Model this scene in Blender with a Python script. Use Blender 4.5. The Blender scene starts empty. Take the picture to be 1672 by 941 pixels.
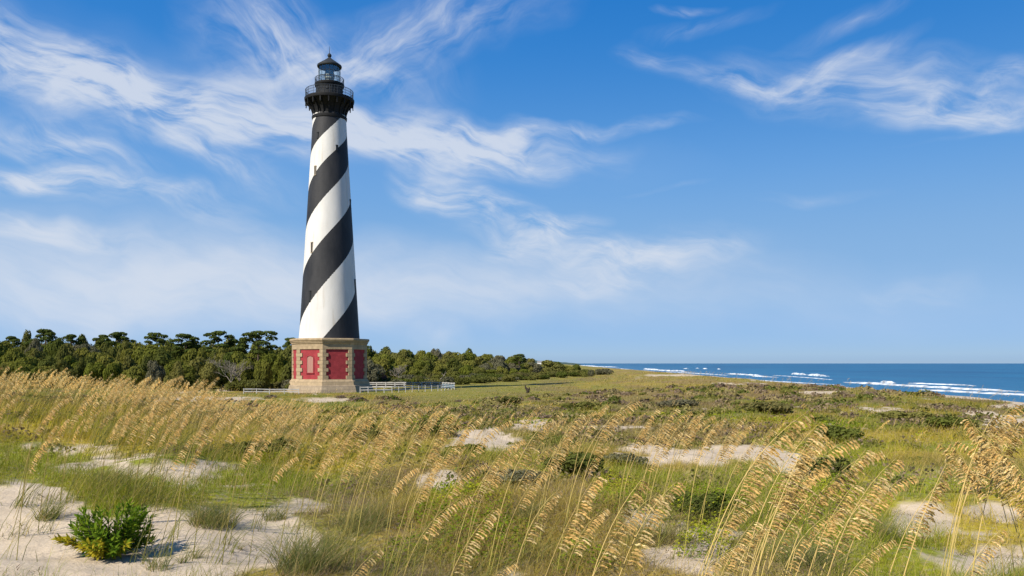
import bpy, math, random
import numpy as np
from mathutils import Vector, Matrix

R = math.radians
rng = np.random.default_rng(7)
random.seed(7)
sc = bpy.context.scene
col = sc.collection

# ------------------------------------------------------------------ camera
F = 1350.0                       # focal length in pixels of the 1672 px wide photograph
U0, V0 = 836.0, 593.5            # principal column, horizon row
EYE = 4.7
cam_d = bpy.data.cameras.new('camera')
cam_d.sensor_width = 36.0
cam_d.lens = 36.0 * F / 1672.0
cam_d.shift_y = (V0 - 470.5) / 1672.0
cam_d.clip_start = 0.05
cam_d.clip_end = 80000.0
cam = bpy.data.objects.new('camera', cam_d)
cam.location = (0, 0, EYE)
cam.rotation_euler = (R(90), 0, 0)
col.objects.link(cam)
sc.camera = cam


def at(u, v, Y):
    return ((u - U0) / F * Y, Y, EYE - (v - V0) / F * Y)


# ------------------------------------------------------------------ noise
def _hash(ix, iy, seed):
    n = (ix.astype(np.int64) * 374761393 + iy.astype(np.int64) * 668265263 + seed * 1442695041) & 0x7fffffff
    n = ((n ^ (n >> 13)) * 1274126177) & 0x7fffffff
    return ((n ^ (n >> 16)) & 0xffff) / 65535.0


def vnoise(x, y, seed=0):
    x = np.asarray(x, float); y = np.asarray(y, float)
    ix = np.floor(x); iy = np.floor(y)
    fx = x - ix; fy = y - iy
    fx = fx * fx * fx * (fx * (fx * 6 - 15) + 10); fy = fy * fy * fy * (fy * (fy * 6 - 15) + 10)
    a = _hash(ix, iy, seed); b = _hash(ix + 1, iy, seed)
    c = _hash(ix, iy + 1, seed); d = _hash(ix + 1, iy + 1, seed)
    return (a * (1 - fx) + b * fx) * (1 - fy) + (c * (1 - fx) + d * fx) * fy


def fbm(x, y, octs=4, seed=0):
    s = 0; a = .5; t = 0
    x = np.asarray(x, float); y = np.asarray(y, float)
    for k in range(octs):
        s = s + a * vnoise(x * 2 ** k + 17.3 * k, y * 2 ** k - 9.1 * k, seed + k); t += a; a *= .5
    return s / t


def sstep(a, b, x):
    t = np.clip((x - a) / (b - a), 0, 1)
    return t * t * (3 - 2 * t)


# ------------------------------------------------------------------ terrain heights
TY = np.array([0, 3, 6.6, 10.5, 16, 25, 35, 50, 70, 100, 150, 250, 450, 1500, 60000.])
TT = np.array([-3, -.75, -.62, -.47, -.32, -.22, 0, .27, .49, .62, .9, 3])
TZ = np.array([
    [3.0] * 12, [3.0] * 12, [3.0, 3.0, 3.0, 3.0, 3.0, 3.0, 3.0, 3.0, 3.0, 3.0, 3.0, 3.0],
    [3.15, 3.15, 3.15, 3.15, 3.05, 3.0, 3.0, 3.0, 3.0, 3.05, 3.1, 3.1],
    [3.4, 3.4, 3.4, 3.35, 3.0, 2.9, 2.85, 2.7, 2.75, 2.85, 2.9, 2.9],
    [3.36, 3.36, 3.36, 3.2, 2.8, 2.55, 2.5, 2.4, 2.4, 2.5, 2.6, 2.6],
    [2.85, 2.85, 2.8, 2.6, 2.2, 2.0, 2.15, 2.2, 2.15, 2.2, 2.2, 2.2],
    [1.8, 1.8, 1.6, 1.4, 1.2, 1.1, 1.55, 1.8, 1.8, 1.9, 1.9, 1.9],
    [.8, .8, .8, .6, .45, .4, .95, 1.6, 1.6, 1.7, 1.7, 1.7],
    [.4, .4, .3, .15, 0, 0, .35, 1.55, 1.6, 1.6, 1.6, 1.6],
    [.3, .3, .2, 0, -.3, -.36, 0, 1.5, 1.6, 1.6, 1.6, 1.6],
    [.3, .3, .2, .1, -.1, -.1, 0, 1.4, 1.6, 1.6, 1.6, 1.6],
    [.4, .4, .3, .2, .1, .1, .2, 1.3, 1.4, 1.4, 1.4, 1.4],
    [.5] * 12, [.5] * 12])


def H(x, y):
    x = np.asarray(x, float); y = np.asarray(y, float)
    yy = np.maximum(np.abs(y), .01)
    r = np.where(y > 0, yy, np.hypot(x, y))
    t = np.clip(x / np.maximum(r, .5), -2.9, 2.9)
    ly = np.log1p(r); lY = np.log1p(TY)
    j = np.clip(np.searchsorted(lY, ly) - 1, 0, len(TY) - 2)
    i = np.clip(np.searchsorted(TT, t) - 1, 0, len(TT) - 2)
    fy = np.clip((ly - lY[j]) / (lY[j + 1] - lY[j]), 0, 1); fx = (t - TT[i]) / (TT[i + 1] - TT[i])
    fx = fx * fx * (3 - 2 * fx)
    fy = .6 * fy + .4 * fy * fy * (3 - 2 * fy)
    z = (TZ[j, i] * (1 - fx) + TZ[j, i + 1] * fx) * (1 - fy) + (TZ[j + 1, i] * (1 - fx) + TZ[j + 1, i + 1] * fx) * fy
    # hummocks
    near = sstep(2, 9, r)
    flat = 1 - sstep(90, 130, r) * (1 - sstep(10, 30, x - .02 * y + 10)) * .75
    z = z + near * flat * (.72 * (fbm(x / 7.5, y / 7.5, 3, 3) - .5) + .42 * (fbm(x / 1.7, y / 1.7, 3, 11) - .5))
    z = z + .05 * (fbm(x / .6, y / .6, 2, 31) - .5) * (1 - sstep(30, 60, r))
    # seaward side: dune ridge, beach, sea bed
    s = x - (37 + .05 * y)
    zr = 1.55 + .55 * (fbm(x / 9 + 3, y / 11, 3, 21) - .5)
    k = sstep(-14, -1, s)
    z = z * (1 - k) + zr * k
    down = np.interp(s, [0, 3, 12, 46, 60, 200, 600], [0, .1, 1.75, 3.7, 4.9, 7, 9])
    z = z - down
    return z


def hit(u, v, y0=1.5, y1=900.):
    """the ground point seen at pixel (u, v)"""
    Y = np.exp(np.linspace(math.log(y0), math.log(y1), 1600))
    X = (u - U0) / F * Y; Z = EYE - (v - V0) / F * Y
    below = np.nonzero(Z < H(X, Y))[0]
    k = below[0] if len(below) else len(Y) - 1
    return float(X[k]), float(Y[k]), float(H(X[k], Y[k]))


# sand shows where the ground is bare: patches given by where they lie in the reference view, stored per ground point
SAND = [(60, 890, 230, 70, 1.1), (170, 935, 260, 45, 1.1), (320, 862, 180, 36, 1.1), (430, 885, 110, 50, 1.0), (500, 828, 80, 16, .65), (40, 825, 110, 35, .95),
        (270, 775, 150, 22, .66), (200, 745, 60, 8, .6), (330, 652, 85, 5, .9), (530, 653, 75, 4, .8), (300, 640, 30, 4, .7), (400, 637, 70, 3, .8),
        (795, 718, 56, 16, 1.05), (870, 694, 42, 11, 1.0), (760, 735, 50, 10, .8), (716, 785, 42, 16, 1.1), (1140, 747, 112, 12, 1.05),
        (1225, 742, 80, 15, 1.1), (1060, 738, 50, 14, .9), (1300, 760, 70, 16, 1.05), (1500, 855, 75, 34, .82), (1580, 912, 110, 40, .82),
        (1620, 840, 60, 20, .7), (1648, 690, 48, 12, 1.2), (1600, 677, 34, 6, 1.0), (1662, 664, 40, 5, 1.1), (1350, 641, 50, 3, 1.0),
        (1120, 905, 80, 35, .9), (1060, 862, 60, 22, .65), (1170, 870, 50, 15, .6), (560, 822, 45, 16, .6), (1010, 700, 60, 7, .8),
        (1440, 668, 60, 6, .5), (980, 895, 40, 18, .7), (150, 735, 60, 10, .55), (1210, 627, 50, 2.5, .7), (1105, 613, 50, 1.6, 1.0), (1330, 632, 50, 2, .7)]


def sand_mask(x, y, z):
    x = np.asarray(x, float); y = np.asarray(y, float)
    yy = np.maximum(y, .3)
    u = U0 + F * x / yy; v = V0 + F * (EYE - z) / yy
    m = np.zeros_like(x)
    for (a, b, ru, rv, w) in SAND:
        d = ((u - a) / ru) ** 2 + ((v - b) / rv) ** 2
        m = np.maximum(m, w * np.exp(-.75 * d * d))
    m = np.where(y < .5, .2, m)
    n = fbm(x / 1.3, y / 1.3, 4, 5) - .5
    n2 = fbm(x / .35 + 4, y / .35, 3, 6) - .5
    m = m + 1.05 * n + .85 * n2 * (y < 60) + .8 * (fbm(u / 26, v / 7, 3, 15) - .5) * sstep(12, 40, y) + .35 * (fbm(u / 60, v / 22, 3, 16) - .5)
    s = x - (37 + .05 * y)
    m = np.maximum(m, sstep(-.8, 3.5, s + 5 * n))
    return sstep(.42, .68, m)


# ------------------------------------------------------------------ materials
def new_mat(name):
    m = bpy.data.materials.new(name); m.use_nodes = True
    nt = m.node_tree; nt.nodes.clear()
    out = nt.nodes.new('ShaderNodeOutputMaterial')
    return m, nt, out


def N(nt, kind, **kw):
    n = nt.nodes.new(kind)
    for k, v in kw.items():
        if k == 'ins':
            for a, b in v.items(): n.inputs[a].default_value = b
        else: setattr(n, k, v)
    return n


def mixrgb(nt, fac, a, b, blend='MIX'):
    n = N(nt, 'ShaderNodeMix', data_type='RGBA', blend_type=blend)
    for i, v in ((0, fac), (6, a), (7, b)):
        if isinstance(v, bpy.types.NodeSocket): nt.links.new(v, n.inputs[i])
        elif i: n.inputs[i].default_value = (*v, 1)
        else: n.inputs[i].default_value = v
    return n.outputs[2]


def noise_fac(nt, scale, detail=4, lo=.35, hi=.65, coord='Object', stretch=None, rough=.6):
    tc = N(nt, 'ShaderNodeTexCoord')
    src = tc.outputs[coord]
    if stretch:
        mp = N(nt, 'ShaderNodeMapping'); mp.inputs['Scale'].default_value = stretch
        nt.links.new(src, mp.inputs[0]); src = mp.outputs[0]
    n = N(nt, 'ShaderNodeTexNoise', ins={'Scale': scale, 'Detail': detail, 'Roughness': rough})
    nt.links.new(src, n.inputs['Vector'])
    mr = N(nt, 'ShaderNodeMapRange', ins={'From Min': lo, 'From Max': hi})
    nt.links.new(n.outputs['Fac'], mr.inputs['Value'])
    return mr.outputs[0]


def simple(name, c1, c2=None, scale=3, rough=.7, bump=0, bscale=20, spec=.3, metal=0, stretch=None):
    m, nt, out = new_mat(name)
    p = N(nt, 'ShaderNodeBsdfPrincipled', ins={'Roughness': rough, 'Specular IOR Level': spec, 'Metallic': metal})
    c2 = c2 or tuple(.82 * x for x in c1)
    nt.links.new(mixrgb(nt, noise_fac(nt, scale, 5, stretch=stretch), c1, c2), p.inputs['Base Color'])
    if bump:
        b = N(nt, 'ShaderNodeBump', ins={'Strength': bump, 'Distance': .03})
        nt.links.new(noise_fac(nt, bscale, 4, .2, .8), b.inputs['Height']); nt.links.new(b.outputs[0], p.inputs['Normal'])
    nt.links.new(p.outputs[0], out.inputs[0])
    return m


def leafy(name, use_attr=True, c1=(.06, .09, .02), c2=(.03, .05, .012), trans=.35, scale=.6, objrand=0., c3=None):
    """leaves and blades: diffuse with some light passing through"""
    m, nt, out = new_mat(name)
    if use_attr:
        c = N(nt, 'ShaderNodeAttribute', attribute_name='Col').outputs['Color']
    else:
        c = mixrgb(nt, noise_fac(nt, scale, 3, .35, .65), c1, c2)
        if objrand and c3:
            oi = N(nt, 'ShaderNodeObjectInfo')
            mm = N(nt, 'ShaderNodeMath', operation='MULTIPLY', ins={1: objrand}); nt.links.new(oi.outputs['Random'], mm.inputs[0])
            c = mixrgb(nt, mm.outputs[0], c, c3)
    d = N(nt, 'ShaderNodeBsdfDiffuse', ins={'Roughness': .6}); nt.links.new(c, d.inputs[0])
    t = N(nt, 'ShaderNodeBsdfTranslucent')
    tc = mixrgb(nt, 1.0, c, (1.15, 1.1, .6), 'MULTIPLY'); nt.links.new(tc, t.inputs[0])
    mx = N(nt, 'ShaderNodeMixShader', ins={0: trans})
    nt.links.new(d.outputs[0], mx.inputs[1]); nt.links.new(t.outputs[0], mx.inputs[2])
    nt.links.new(mx.outputs[0], out.inputs[0])
    return m


# ------------------------------------------------------------------ mesh helpers
def tag(o, label=None, cat=None, group=None, kind=None):
    if label: o['label'] = label
    if cat: o['category'] = cat
    if group: o['group'] = group
    if kind: o['kind'] = kind
    return o


def link(name, me, parent=None):
    o = bpy.data.objects.new(name, me); col.objects.link(o)
    if parent is not None: o.parent = parent
    return o


def empty(name, loc, rz=0):
    o = bpy.data.objects.new(name, None); o.empty_display_size = .5
    o.location = loc; o.rotation_euler = (0, 0, rz); col.objects.link(o)
    return o


def np_mesh(name, V, faces, mat=None, cols=None, smooth=False):
    """V (n,3); faces: (m,k) array of one polygon size"""
    V = np.asarray(V, np.float32); faces = np.asarray(faces, np.int32)
    me = bpy.data.meshes.new(name)
    k = faces.shape[1]
    me.vertices.add(len(V)); me.vertices.foreach_set('co', V.ravel())
    me.loops.add(faces.size); me.loops.foreach_set('vertex_index', faces.ravel())
    me.polygons.add(len(faces))
    me.polygons.foreach_set('loop_start', np.arange(0, faces.size, k, dtype=np.int32))
    me.polygons.foreach_set('loop_total', np.full(len(faces), k, np.int32))
    if smooth: me.polygons.foreach_set('use_smooth', np.ones(len(faces), bool))
    if cols is not None:
        a = me.attributes.new('Col', 'FLOAT_COLOR', 'POINT')
        c = np.ones((len(V), 4), np.float32); c[:, :3] = cols
        a.data.foreach_set('color', c.ravel())
    me.update(calc_edges=True)
    if mat: me.materials.append(mat)
    return me


class MB:
    def __init__(s): s.v = []; s.f = []

    def add(s, vs, fs):
        b = len(s.v); s.v += [tuple(map(float, p)) for p in vs]; s.f += [tuple(b + i for i in f) for f in fs]

    def box(s, c, d, M=None):
        x, y, z = (k / 2 for k in d)
        vs = [Vector((a * x, b * y, e * z)) for e in (-1, 1) for a, b in ((-1, -1), (1, -1), (1, 1), (-1, 1))]
        if M is not None: vs = [M @ p for p in vs]
        c = Vector(c)
        s.add([p + c for p in vs], [(0, 3, 2, 1), (4, 5, 6, 7), (0, 1, 5, 4), (1, 2, 6, 5), (2, 3, 7, 6), (3, 0, 4, 7)])

    def prism(s, poly, z0, z1):
        n = len(poly)
        s.add([(x, y, z0) for x, y in poly] + [(x, y, z1) for x, y in poly],
              [tuple(range(n))[::-1], tuple(range(n, 2 * n))] + [(i, (i + 1) % n, n + (i + 1) % n, n + i) for i in range(n)])

    def lathe(s, prof, n=48, a0=0., cap=True):
        vs = []; fs = []
        for r, z in prof:
            for k in range(n):
                a = a0 + 2 * math.pi * k / n
                vs.append((r * math.sin(a), -r * math.cos(a), z))
        for j in range(len(prof) - 1):
            for k in range(n):
                fs.append((j * n + k, j * n + (k + 1) % n, (j + 1) * n + (k + 1) % n, (j + 1) * n + k))
        if cap:
            fs.append(tuple(range(n))[::-1]); m = (len(prof) - 1) * n
            fs.append(tuple(range(m, m + n)))
        s.add(vs, fs)

    def tube(s, pts, rad, n=6):
        pts = [Vector(p) for p in pts]
        if not hasattr(rad, '__len__'): rad = [rad] * len(pts)
        vs = []; fs = []
        for i, p in enumerate(pts):
            d = (pts[min(i + 1, len(pts) - 1)] - pts[max(i - 1, 0)]).normalized()
            a = d.cross(Vector((0, 0, 1)) if abs(d.z) < .9 else Vector((1, 0, 0))).normalized(); b = d.cross(a)
            for k in range(n):
                t = 2 * math.pi * k / n
                vs.append(p + (a * math.cos(t) + b * math.sin(t)) * rad[i])
        for i in range(len(pts) - 1):
            for k in range(n):
                fs.append((i * n + k, i * n + (k + 1) % n, (i + 1) * n + (k + 1) % n, (i + 1) * n + k))
        fs.append(tuple(range(n))[::-1]); fs.append(tuple(range((len(pts) - 1) * n, len(pts) * n)))
        s.add(vs, fs)

    def ring(s, r, z, t, n=48, m=5):
        vs = []; fs = []
        for k in range(n):
            a = 2 * math.pi * k / n
            for j in range(m):
                b = 2 * math.pi * j / m
                rr = r + t * math.cos(b)
                vs.append((rr * math.sin(a), -rr * math.cos(a), z + t * math.sin(b)))
        for k in range(n):
            for j in range(m):
                fs.append((k * m + j, ((k + 1) % n) * m + j, ((k + 1) % n) * m + (j + 1) % m, k * m + (j + 1) % m))
        s.add(vs, fs)

    def mesh(s, name, mat, smooth=False):
        me = bpy.data.meshes.new(name); me.from_pydata(s.v, [], s.f)
        import bmesh
        bm = bmesh.new(); bm.from_mesh(me); bmesh.ops.recalc_face_normals(bm, faces=bm.faces); bm.to_mesh(me); bm.free()
        if smooth:
            me.polygons.foreach_set('use_smooth', np.ones(len(me.polygons), bool))
            me.set_sharp_from_angle(angle=R(35))
        me.materials.append(mat); me.update()
        return me

    def build(s, name, mat, parent=None, smooth=False):
        return link(name, s.mesh(name, mat, smooth), parent)


# ------------------------------------------------------------------ world: sky with cirrus
SUN_EL = R(43)
sun_xy = Vector((-.738, -.674)).normalized()     # towards the sun
w = bpy.data.worlds.new('World'); sc.world = w; w.use_nodes = True
nt = w.node_tree; nt.nodes.clear()
wo = N(nt, 'ShaderNodeOutputWorld'); bg = N(nt, 'ShaderNodeBackground', ins={'Strength': .1})
sky = N(nt, 'ShaderNodeTexSky', sky_type='NISHITA', sun_disc=False)
sky.sun_elevation = SUN_EL
sky.sun_rotation = math.atan2(sun_xy.x, sun_xy.y)
sky.altitude = 0; sky.air_density = 1.0; sky.dust_density = .25; sky.ozone_density = 3.0
tc = N(nt, 'ShaderNodeTexCoord'); sep = N(nt, 'ShaderNodeSeparateXYZ'); nt.links.new(tc.outputs['Generated'], sep.inputs[0])


def M2(op, a, b=None, clamp=False):
    n = N(nt, 'ShaderNodeMath', operation=op, use_clamp=clamp)
    for i, v in ((0, a), (1, b)):
        if v is None: continue
        if isinstance(v, bpy.types.NodeSocket): nt.links.new(v, n.inputs[i])
        else: n.inputs[i].default_value = v
    return n.outputs[0]


# the sky low over the sea is as blue as the photograph's: look the sky colour up a little higher
zz = M2('MULTIPLY', M2('ABSOLUTE', sep.outputs[2]), 1.75)
cmb = N(nt, 'ShaderNodeCombineXYZ')
hr = M2('SQRT', M2('ADD', M2('MULTIPLY', sep.outputs[0], sep.outputs[0]), M2('MULTIPLY', sep.outputs[1], sep.outputs[1])))
nt.links.new(M2('MULTIPLY', hr, math.sin(R(29.5))), cmb.inputs[0]); nt.links.new(M2('MULTIPLY', hr, math.cos(R(29.5))), cmb.inputs[1]); nt.links.new(M2('ADD', zz, .02), cmb.inputs[2])
nrm = N(nt, 'ShaderNodeVectorMath', operation='NORMALIZE'); nt.links.new(cmb.outputs[0], nrm.inputs[0])
nt.links.new(nrm.outputs[0], sky.inputs[0])
az = M2('ARCTAN2', sep.outputs[0], sep.outputs[1])
el = M2('ARCSINE', sep.outputs[2])
pc = N(nt, 'ShaderNodeCombineXYZ'); nt.links.new(az, pc.inputs[0]); nt.links.new(el, pc.inputs[1])
# bend the coordinates so that edges fray
wn = N(nt, 'ShaderNodeTexNoise', ins={'Scale': 6., 'Detail': 2.5, 'Roughness': .5}); nt.links.new(pc.outputs[0], wn.inputs['Vector'])
ws = N(nt, 'ShaderNodeVectorMath', operation='SUBTRACT'); nt.links.new(wn.outputs['Color'], ws.inputs[0]); ws.inputs[1].default_value = (.5, .5, .5)
wm = N(nt, 'ShaderNodeVectorMath', operation='MULTIPLY'); nt.links.new(ws.outputs[0], wm.inputs[0]); wm.inputs[1].default_value = (.12, .075, 0)
wp0 = N(nt, 'ShaderNodeVectorMath', operation='ADD'); nt.links.new(pc.outputs[0], wp0.inputs[0]); nt.links.new(wm.outputs[0], wp0.inputs[1])
wn2 = N(nt, 'ShaderNodeTexNoise', ins={'Scale': 21., 'Detail': 2., 'Roughness': .5}); nt.links.new(pc.outputs[0], wn2.inputs['Vector'])
wm2 = N(nt, 'ShaderNodeVectorMath', operation='MULTIPLY_ADD'); nt.links.new(wn2.outputs['Color'], wm2.inputs[0]); wm2.inputs[1].default_value = (.026, .018, 0); wm2.inputs[2].default_value = (-.013, -.009, 0)
wp = N(nt, 'ShaderNodeVectorMath', operation='ADD'); nt.links.new(wp0.outputs[0], wp.inputs[0]); nt.links.new(wm2.outputs[0], wp.inputs[1])
CLOUDS = [(60, 80, 210, 60, 12, .8), (210, 150, 300, 60, 13, .75), (400, 200, 290, 52, 5, .85), (430, 50, 130, 90, 45, .75), (560, 100, 190, 45, 10, .5),
          (650, 70, 260, 50, -17, .85), (740, 240, 220, 46, 4, 1.35), (930, 210, 170, 13, -2, .8), (120, 235, 140, 38, 15, 1.0),
          (50, 285, 140, 24, -4, 1.0), (350, 262, 140, 30, 22, .8), (210, 312, 230, 22, 2, .9), (40, 360, 160, 20, 6, .65), (330, 352, 110, 14, 6, .4),
          (770, 345, 130, 36, 14, 1.3), (915, 376, 70, 18, -6, 1.2), (930, 408, 150, 22, 0, .8), (1060, 425, 150, 30, -10, .75), 
          (1440, 150, 290, 50, 13, .8), (1580, 195, 150, 24, 9, .8), (1385, 96, 100, 17, -8, .65), (1220, 125, 130, 18, 9, .5), (1075, 92, 70, 17, 10, .6),
          (1650, 130, 60, 20, -15, .5), (1150, 32, 90, 14, -10, .45), (1390, 35, 110, 16, -9, .38), (1130, 2, 55, 8, 0, .6), (1330, 325, 95, 10, 6, .38), (1080, 315, 60, 6, -5, .25),
          (1500, 465, 90, 24, 0, .25), (1560, 232, 90, 5, -2, .25), (650, 155, 120, 30, 30, .35)]
HAZE = [(200, 440, 620, 90, 2, .95), (240, 500, 700, 60, 0, .5), (640, 225, 420, 50, 6, .3), (330, 165, 420, 75, 14, .3), (600, 70, 260, 60, -12, .16), (900, 465, 660, 60, 3, .6), (1470, 165, 260, 42, 12, .2), (1020, 430, 260, 40, -4, .3)]


def blobs(lst, vec):
    acc = None
    for (u, v, ru, rv, rot, wt) in lst:
        a_ = math.atan((u - U0) / F); e_ = math.atan((V0 - v) / math.hypot(F, u - U0))
        k = math.cos(a_)
        mp = N(nt, 'ShaderNodeMapping', vector_type='TEXTURE')
        mp.inputs['Location'].default_value = (a_, e_, 0); mp.inputs['Rotation'].default_value = (0, 0, R(-rot))
        mp.inputs['Scale'].default_value = (1.35 * ru / F * k * k, 1.35 * rv / F * k, 1)
        nt.links.new(vec, mp.inputs[0])
        g = N(nt, 'ShaderNodeTexGradient', gradient_type='SPHERICAL'); nt.links.new(mp.outputs[0], g.inputs[0])
        t = M2('MULTIPLY', g.outputs['Fac'], wt)
        acc = t if acc is None else M2('ADD', acc, t)
    return acc


def streak(ln, ang, scale, detail, rough):
    mp = N(nt, 'ShaderNodeMapping', vector_type='TEXTURE'); mp.inputs['Rotation'].default_value = (0, 0, R(ang)); mp.inputs['Scale'].default_value = (ln, 1, 1)
    nt.links.new(wp.outputs[0], mp.inputs[0])
    n = N(nt, 'ShaderNodeTexNoise', ins={'Scale': scale, 'Detail': detail, 'Roughness': rough, 'Distortion': .35}); nt.links.new(mp.outputs[0], n.inputs['Vector'])
    return n.outputs['Fac']


falling = {(430, 50), (560, 100), (120, 235), (350, 262)}; rising = {(650, 70), (650, 155), (1150, 32), (1390, 35), (1385, 96)}
accA = blobs([c for c in CLOUDS if c[:2] not in falling | rising], wp.outputs[0]); accB = blobs([c for c in CLOUDS if c[:2] in falling], wp.outputs[0]); accC = blobs([c for c in CLOUDS if c[:2] in rising], wp.outputs[0])
hz = blobs(HAZE, wp.outputs[0])
big = M2('MULTIPLY', streak(1.6, 0, 13, 3, .5), .3)
stA = M2('ADD', M2('ADD', M2('MULTIPLY', streak(4.5, -14, 52, 6, .62), .45), M2('MULTIPLY', streak(3, 8, 30, 5, .6), .25)), big)
stB = M2('ADD', M2('ADD', M2('MULTIPLY', streak(4, -42, 46, 6, .62), .45), M2('MULTIPLY', streak(2.5, -25, 30, 5, .6), .25)), big)
stC = M2('ADD', M2('ADD', M2('MULTIPLY', streak(4, 26, 46, 6, .62), .45), M2('MULTIPLY', streak(2.5, 45, 30, 5, .6), .25)), big)


def rng_(x, a_, b_, c_, d_):
    mr = N(nt, 'ShaderNodeMapRange', ins={'From Min': a_, 'From Max': b_, 'To Min': c_, 'To Max': d_}); nt.links.new(x, mr.inputs['Value']); return mr.outputs[0]


den = M2('ADD', M2('MULTIPLY', accA, rng_(stA, .4, .64, .06, 1.5)), M2('ADD', M2('MULTIPLY', accB, rng_(stB, .4, .64, .06, 1.4)), M2('MULTIPLY', accC, rng_(stC, .4, .64, .06, 1.4))))
den = M2('ADD', den, M2('MULTIPLY', hz, rng_(stA, .3, .7, .6, 1.25)))
# small cumulus low over the sea
cp = N(nt, 'ShaderNodeTexNoise', ins={'Scale': 38., 'Detail': 5.}); nt.links.new(pc.outputs[0], cp.inputs['Vector'])
mp = N(nt, 'ShaderNodeMapping', vector_type='TEXTURE')
mp.inputs['Location'].default_value = (math.atan(-118 / F), math.atan(42 / F), 0); mp.inputs['Scale'].default_value = (.045, .03, 1); nt.links.new(pc.outputs[0], mp.inputs[0])
g = N(nt, 'ShaderNodeTexGradient', gradient_type='SPHERICAL'); nt.links.new(mp.outputs[0], g.inputs[0])
cum = M2('MULTIPLY', M2('MULTIPLY', g.outputs['Fac'], cp.outputs['Fac']), .75)
den = M2('ADD', den, cum)
dm = N(nt, 'ShaderNodeMapRange', interpolation_type='SMOOTHSTEP', ins={'From Min': -.12, 'From Max': 1.27, 'To Min': 0., 'To Max': .8}); nt.links.new(den, dm.inputs['Value'])
den = dm.outputs[0]
rmp = N(nt, 'ShaderNodeValToRGB'); rmp.color_ramp.interpolation = 'B_SPLINE'
elr = N(nt, 'ShaderNodeMapRange', ins={'From Min': 0., 'From Max': .45}); nt.links.new(el, elr.inputs['Value']); nt.links.new(elr.outputs[0], rmp.inputs[0])
stops = [(0, .34, .40, .62), (.022, .36, .41, .61), (.153, .60, .575, .60), (.333, .96, .92, .83), (.507, .80, 1.08, 1.12), (.70, .42, 1.03, 1.27), (.89, .12, .96, 1.40), (1, .10, .93, 1.42)]
ce = rmp.color_ramp.elements
while len(ce) < len(stops): ce.new(.5)
for e_, (p_, r_, g_, b_) in zip(ce, stops): e_.position = p_; e_.color = (.5 * r_, .5 * g_, .5 * b_, 1)
tint = mixrgb(nt, 1.0, mixrgb(nt, 1.0, sky.outputs[0], (1.68 * .975, 1.96 * .975, 2.2 * .97), 'MULTIPLY'), rmp.outputs[0], 'MULTIPLY')
mixc = mixrgb(nt, den, tint, (4.75, 5.05, 5.6))
nt.links.new(mixc, bg.inputs[0]); nt.links.new(bg.outputs[0], wo.inputs[0])
w.cycles.sampling_method = 'MANUAL'; w.cycles.sample_map_resolution = 512

ld = bpy.data.lights.new('sun', 'SUN'); ld.energy = 5.0; ld.angle = R(.53); ld.color = (1, .925, .81)
lo = bpy.data.objects.new('sun', ld); col.objects.link(lo)
sd = Vector((sun_xy.x * math.cos(SUN_EL), sun_xy.y * math.cos(SUN_EL), math.sin(SUN_EL)))
lo.rotation_euler = sd.to_track_quat('Z', 'Y').to_euler(); lo.location = sd * 200

sc.view_settings.view_transform = 'Standard'; sc.view_settings.look = 'None'
sc.view_settings.gamma = 1; sc.view_settings.use_curve_mapping = False
sc.view_settings.exposure = .6
sc.cycles.max_bounces = 6; sc.cycles.diffuse_bounces = 2; sc.cycles.glossy_bounces = 2; sc.cycles.transmission_bounces = 4
sc.cycles.use_adaptive_sampling = True; sc.cycles.adaptive_threshold = .02

# ------------------------------------------------------------------ ground
def vegetation_colour(x, y, fine=True):
    """natural colour of the plant cover at a ground point (grey-green grass, olive, brown dead brush, fresh green)"""
    a = fbm(x / 9, y / 9, 3, 41); b = fbm(x / 3.2, y / 3.2, 3, 47); c = fbm(x / 5 + 9, y / 14, 3, 53)
    olive = np.array([.42, .345, .045]); green = np.array([.235, .27, .028]); brown = np.array([.27, .195, .09]); fresh = np.array([.25, .30, .022]); meadow = np.array([.25, .255, .035]); gold = np.array([.43, .31, .09])
    k1 = sstep(.42, .62, b)[..., None]
    colr = olive * (1 - k1) + green * k1
    rs = sstep(12, 26, y) * sstep(-4, 6, x)
    k2 = (sstep(.54 - .1 * rs, .68 - .08 * rs, c) * (.45 + .4 * sstep(15, 35, y)))[..., None]; colr = colr * (1 - k2) + brown * k2
    k3 = (sstep(.58, .7, a) * (.7 - .4 * sstep(12, 24, y)))[..., None]; colr = colr * (1 - k3) + fresh * k3
    far = (sstep(70, 105, y) * sstep(-.17, -.09, x / np.maximum(y, 1)) * (1 - sstep(-25, 5, x - .12 * y + 2)))[..., None] * .8
    colr = colr * (1 - far) + meadow * far
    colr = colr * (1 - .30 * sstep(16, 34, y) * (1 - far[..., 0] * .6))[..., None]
    ridge = (sstep(60, 110, y) * sstep(-10, 12, x - .1 * y) )[..., None] * .3
    colr = colr * (1 - ridge) + gold * ridge
    return colr


az_f = np.concatenate([np.linspace(-180, -48, 40, endpoint=False), np.linspace(-48, 48, 620, endpoint=False), np.linspace(48, 180, 40, endpoint=False)])
rr = [.25]
while rr[-1] < 45000:
    r0 = rr[-1]
    rr.append(r0 * (1.25 if r0 < 1.5 else 1.012 if r0 < 60 else 1.02 if r0 < 500 else 1.06 if r0 < 4000 else 1.25))
rr = np.array(rr)
A, RR = np.meshgrid(np.radians(az_f), rr)
gx = RR * np.sin(A); gy = RR * np.cos(A); gz = H(gx, gy)
nr, na = gx.shape
Vt = np.stack([gx, gy, gz], -1).reshape(-1, 3)
idx = np.arange(nr * na).reshape(nr, na)
q = np.stack([idx[:-1], np.roll(idx, -1, 1)[:-1], np.roll(idx, -1, 1)[1:], idx[1:]], -1).reshape(-1, 4)[:, ::-1]
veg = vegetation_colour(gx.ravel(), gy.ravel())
me = np_mesh('ground', Vt, q, cols=veg, smooth=True)
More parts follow.
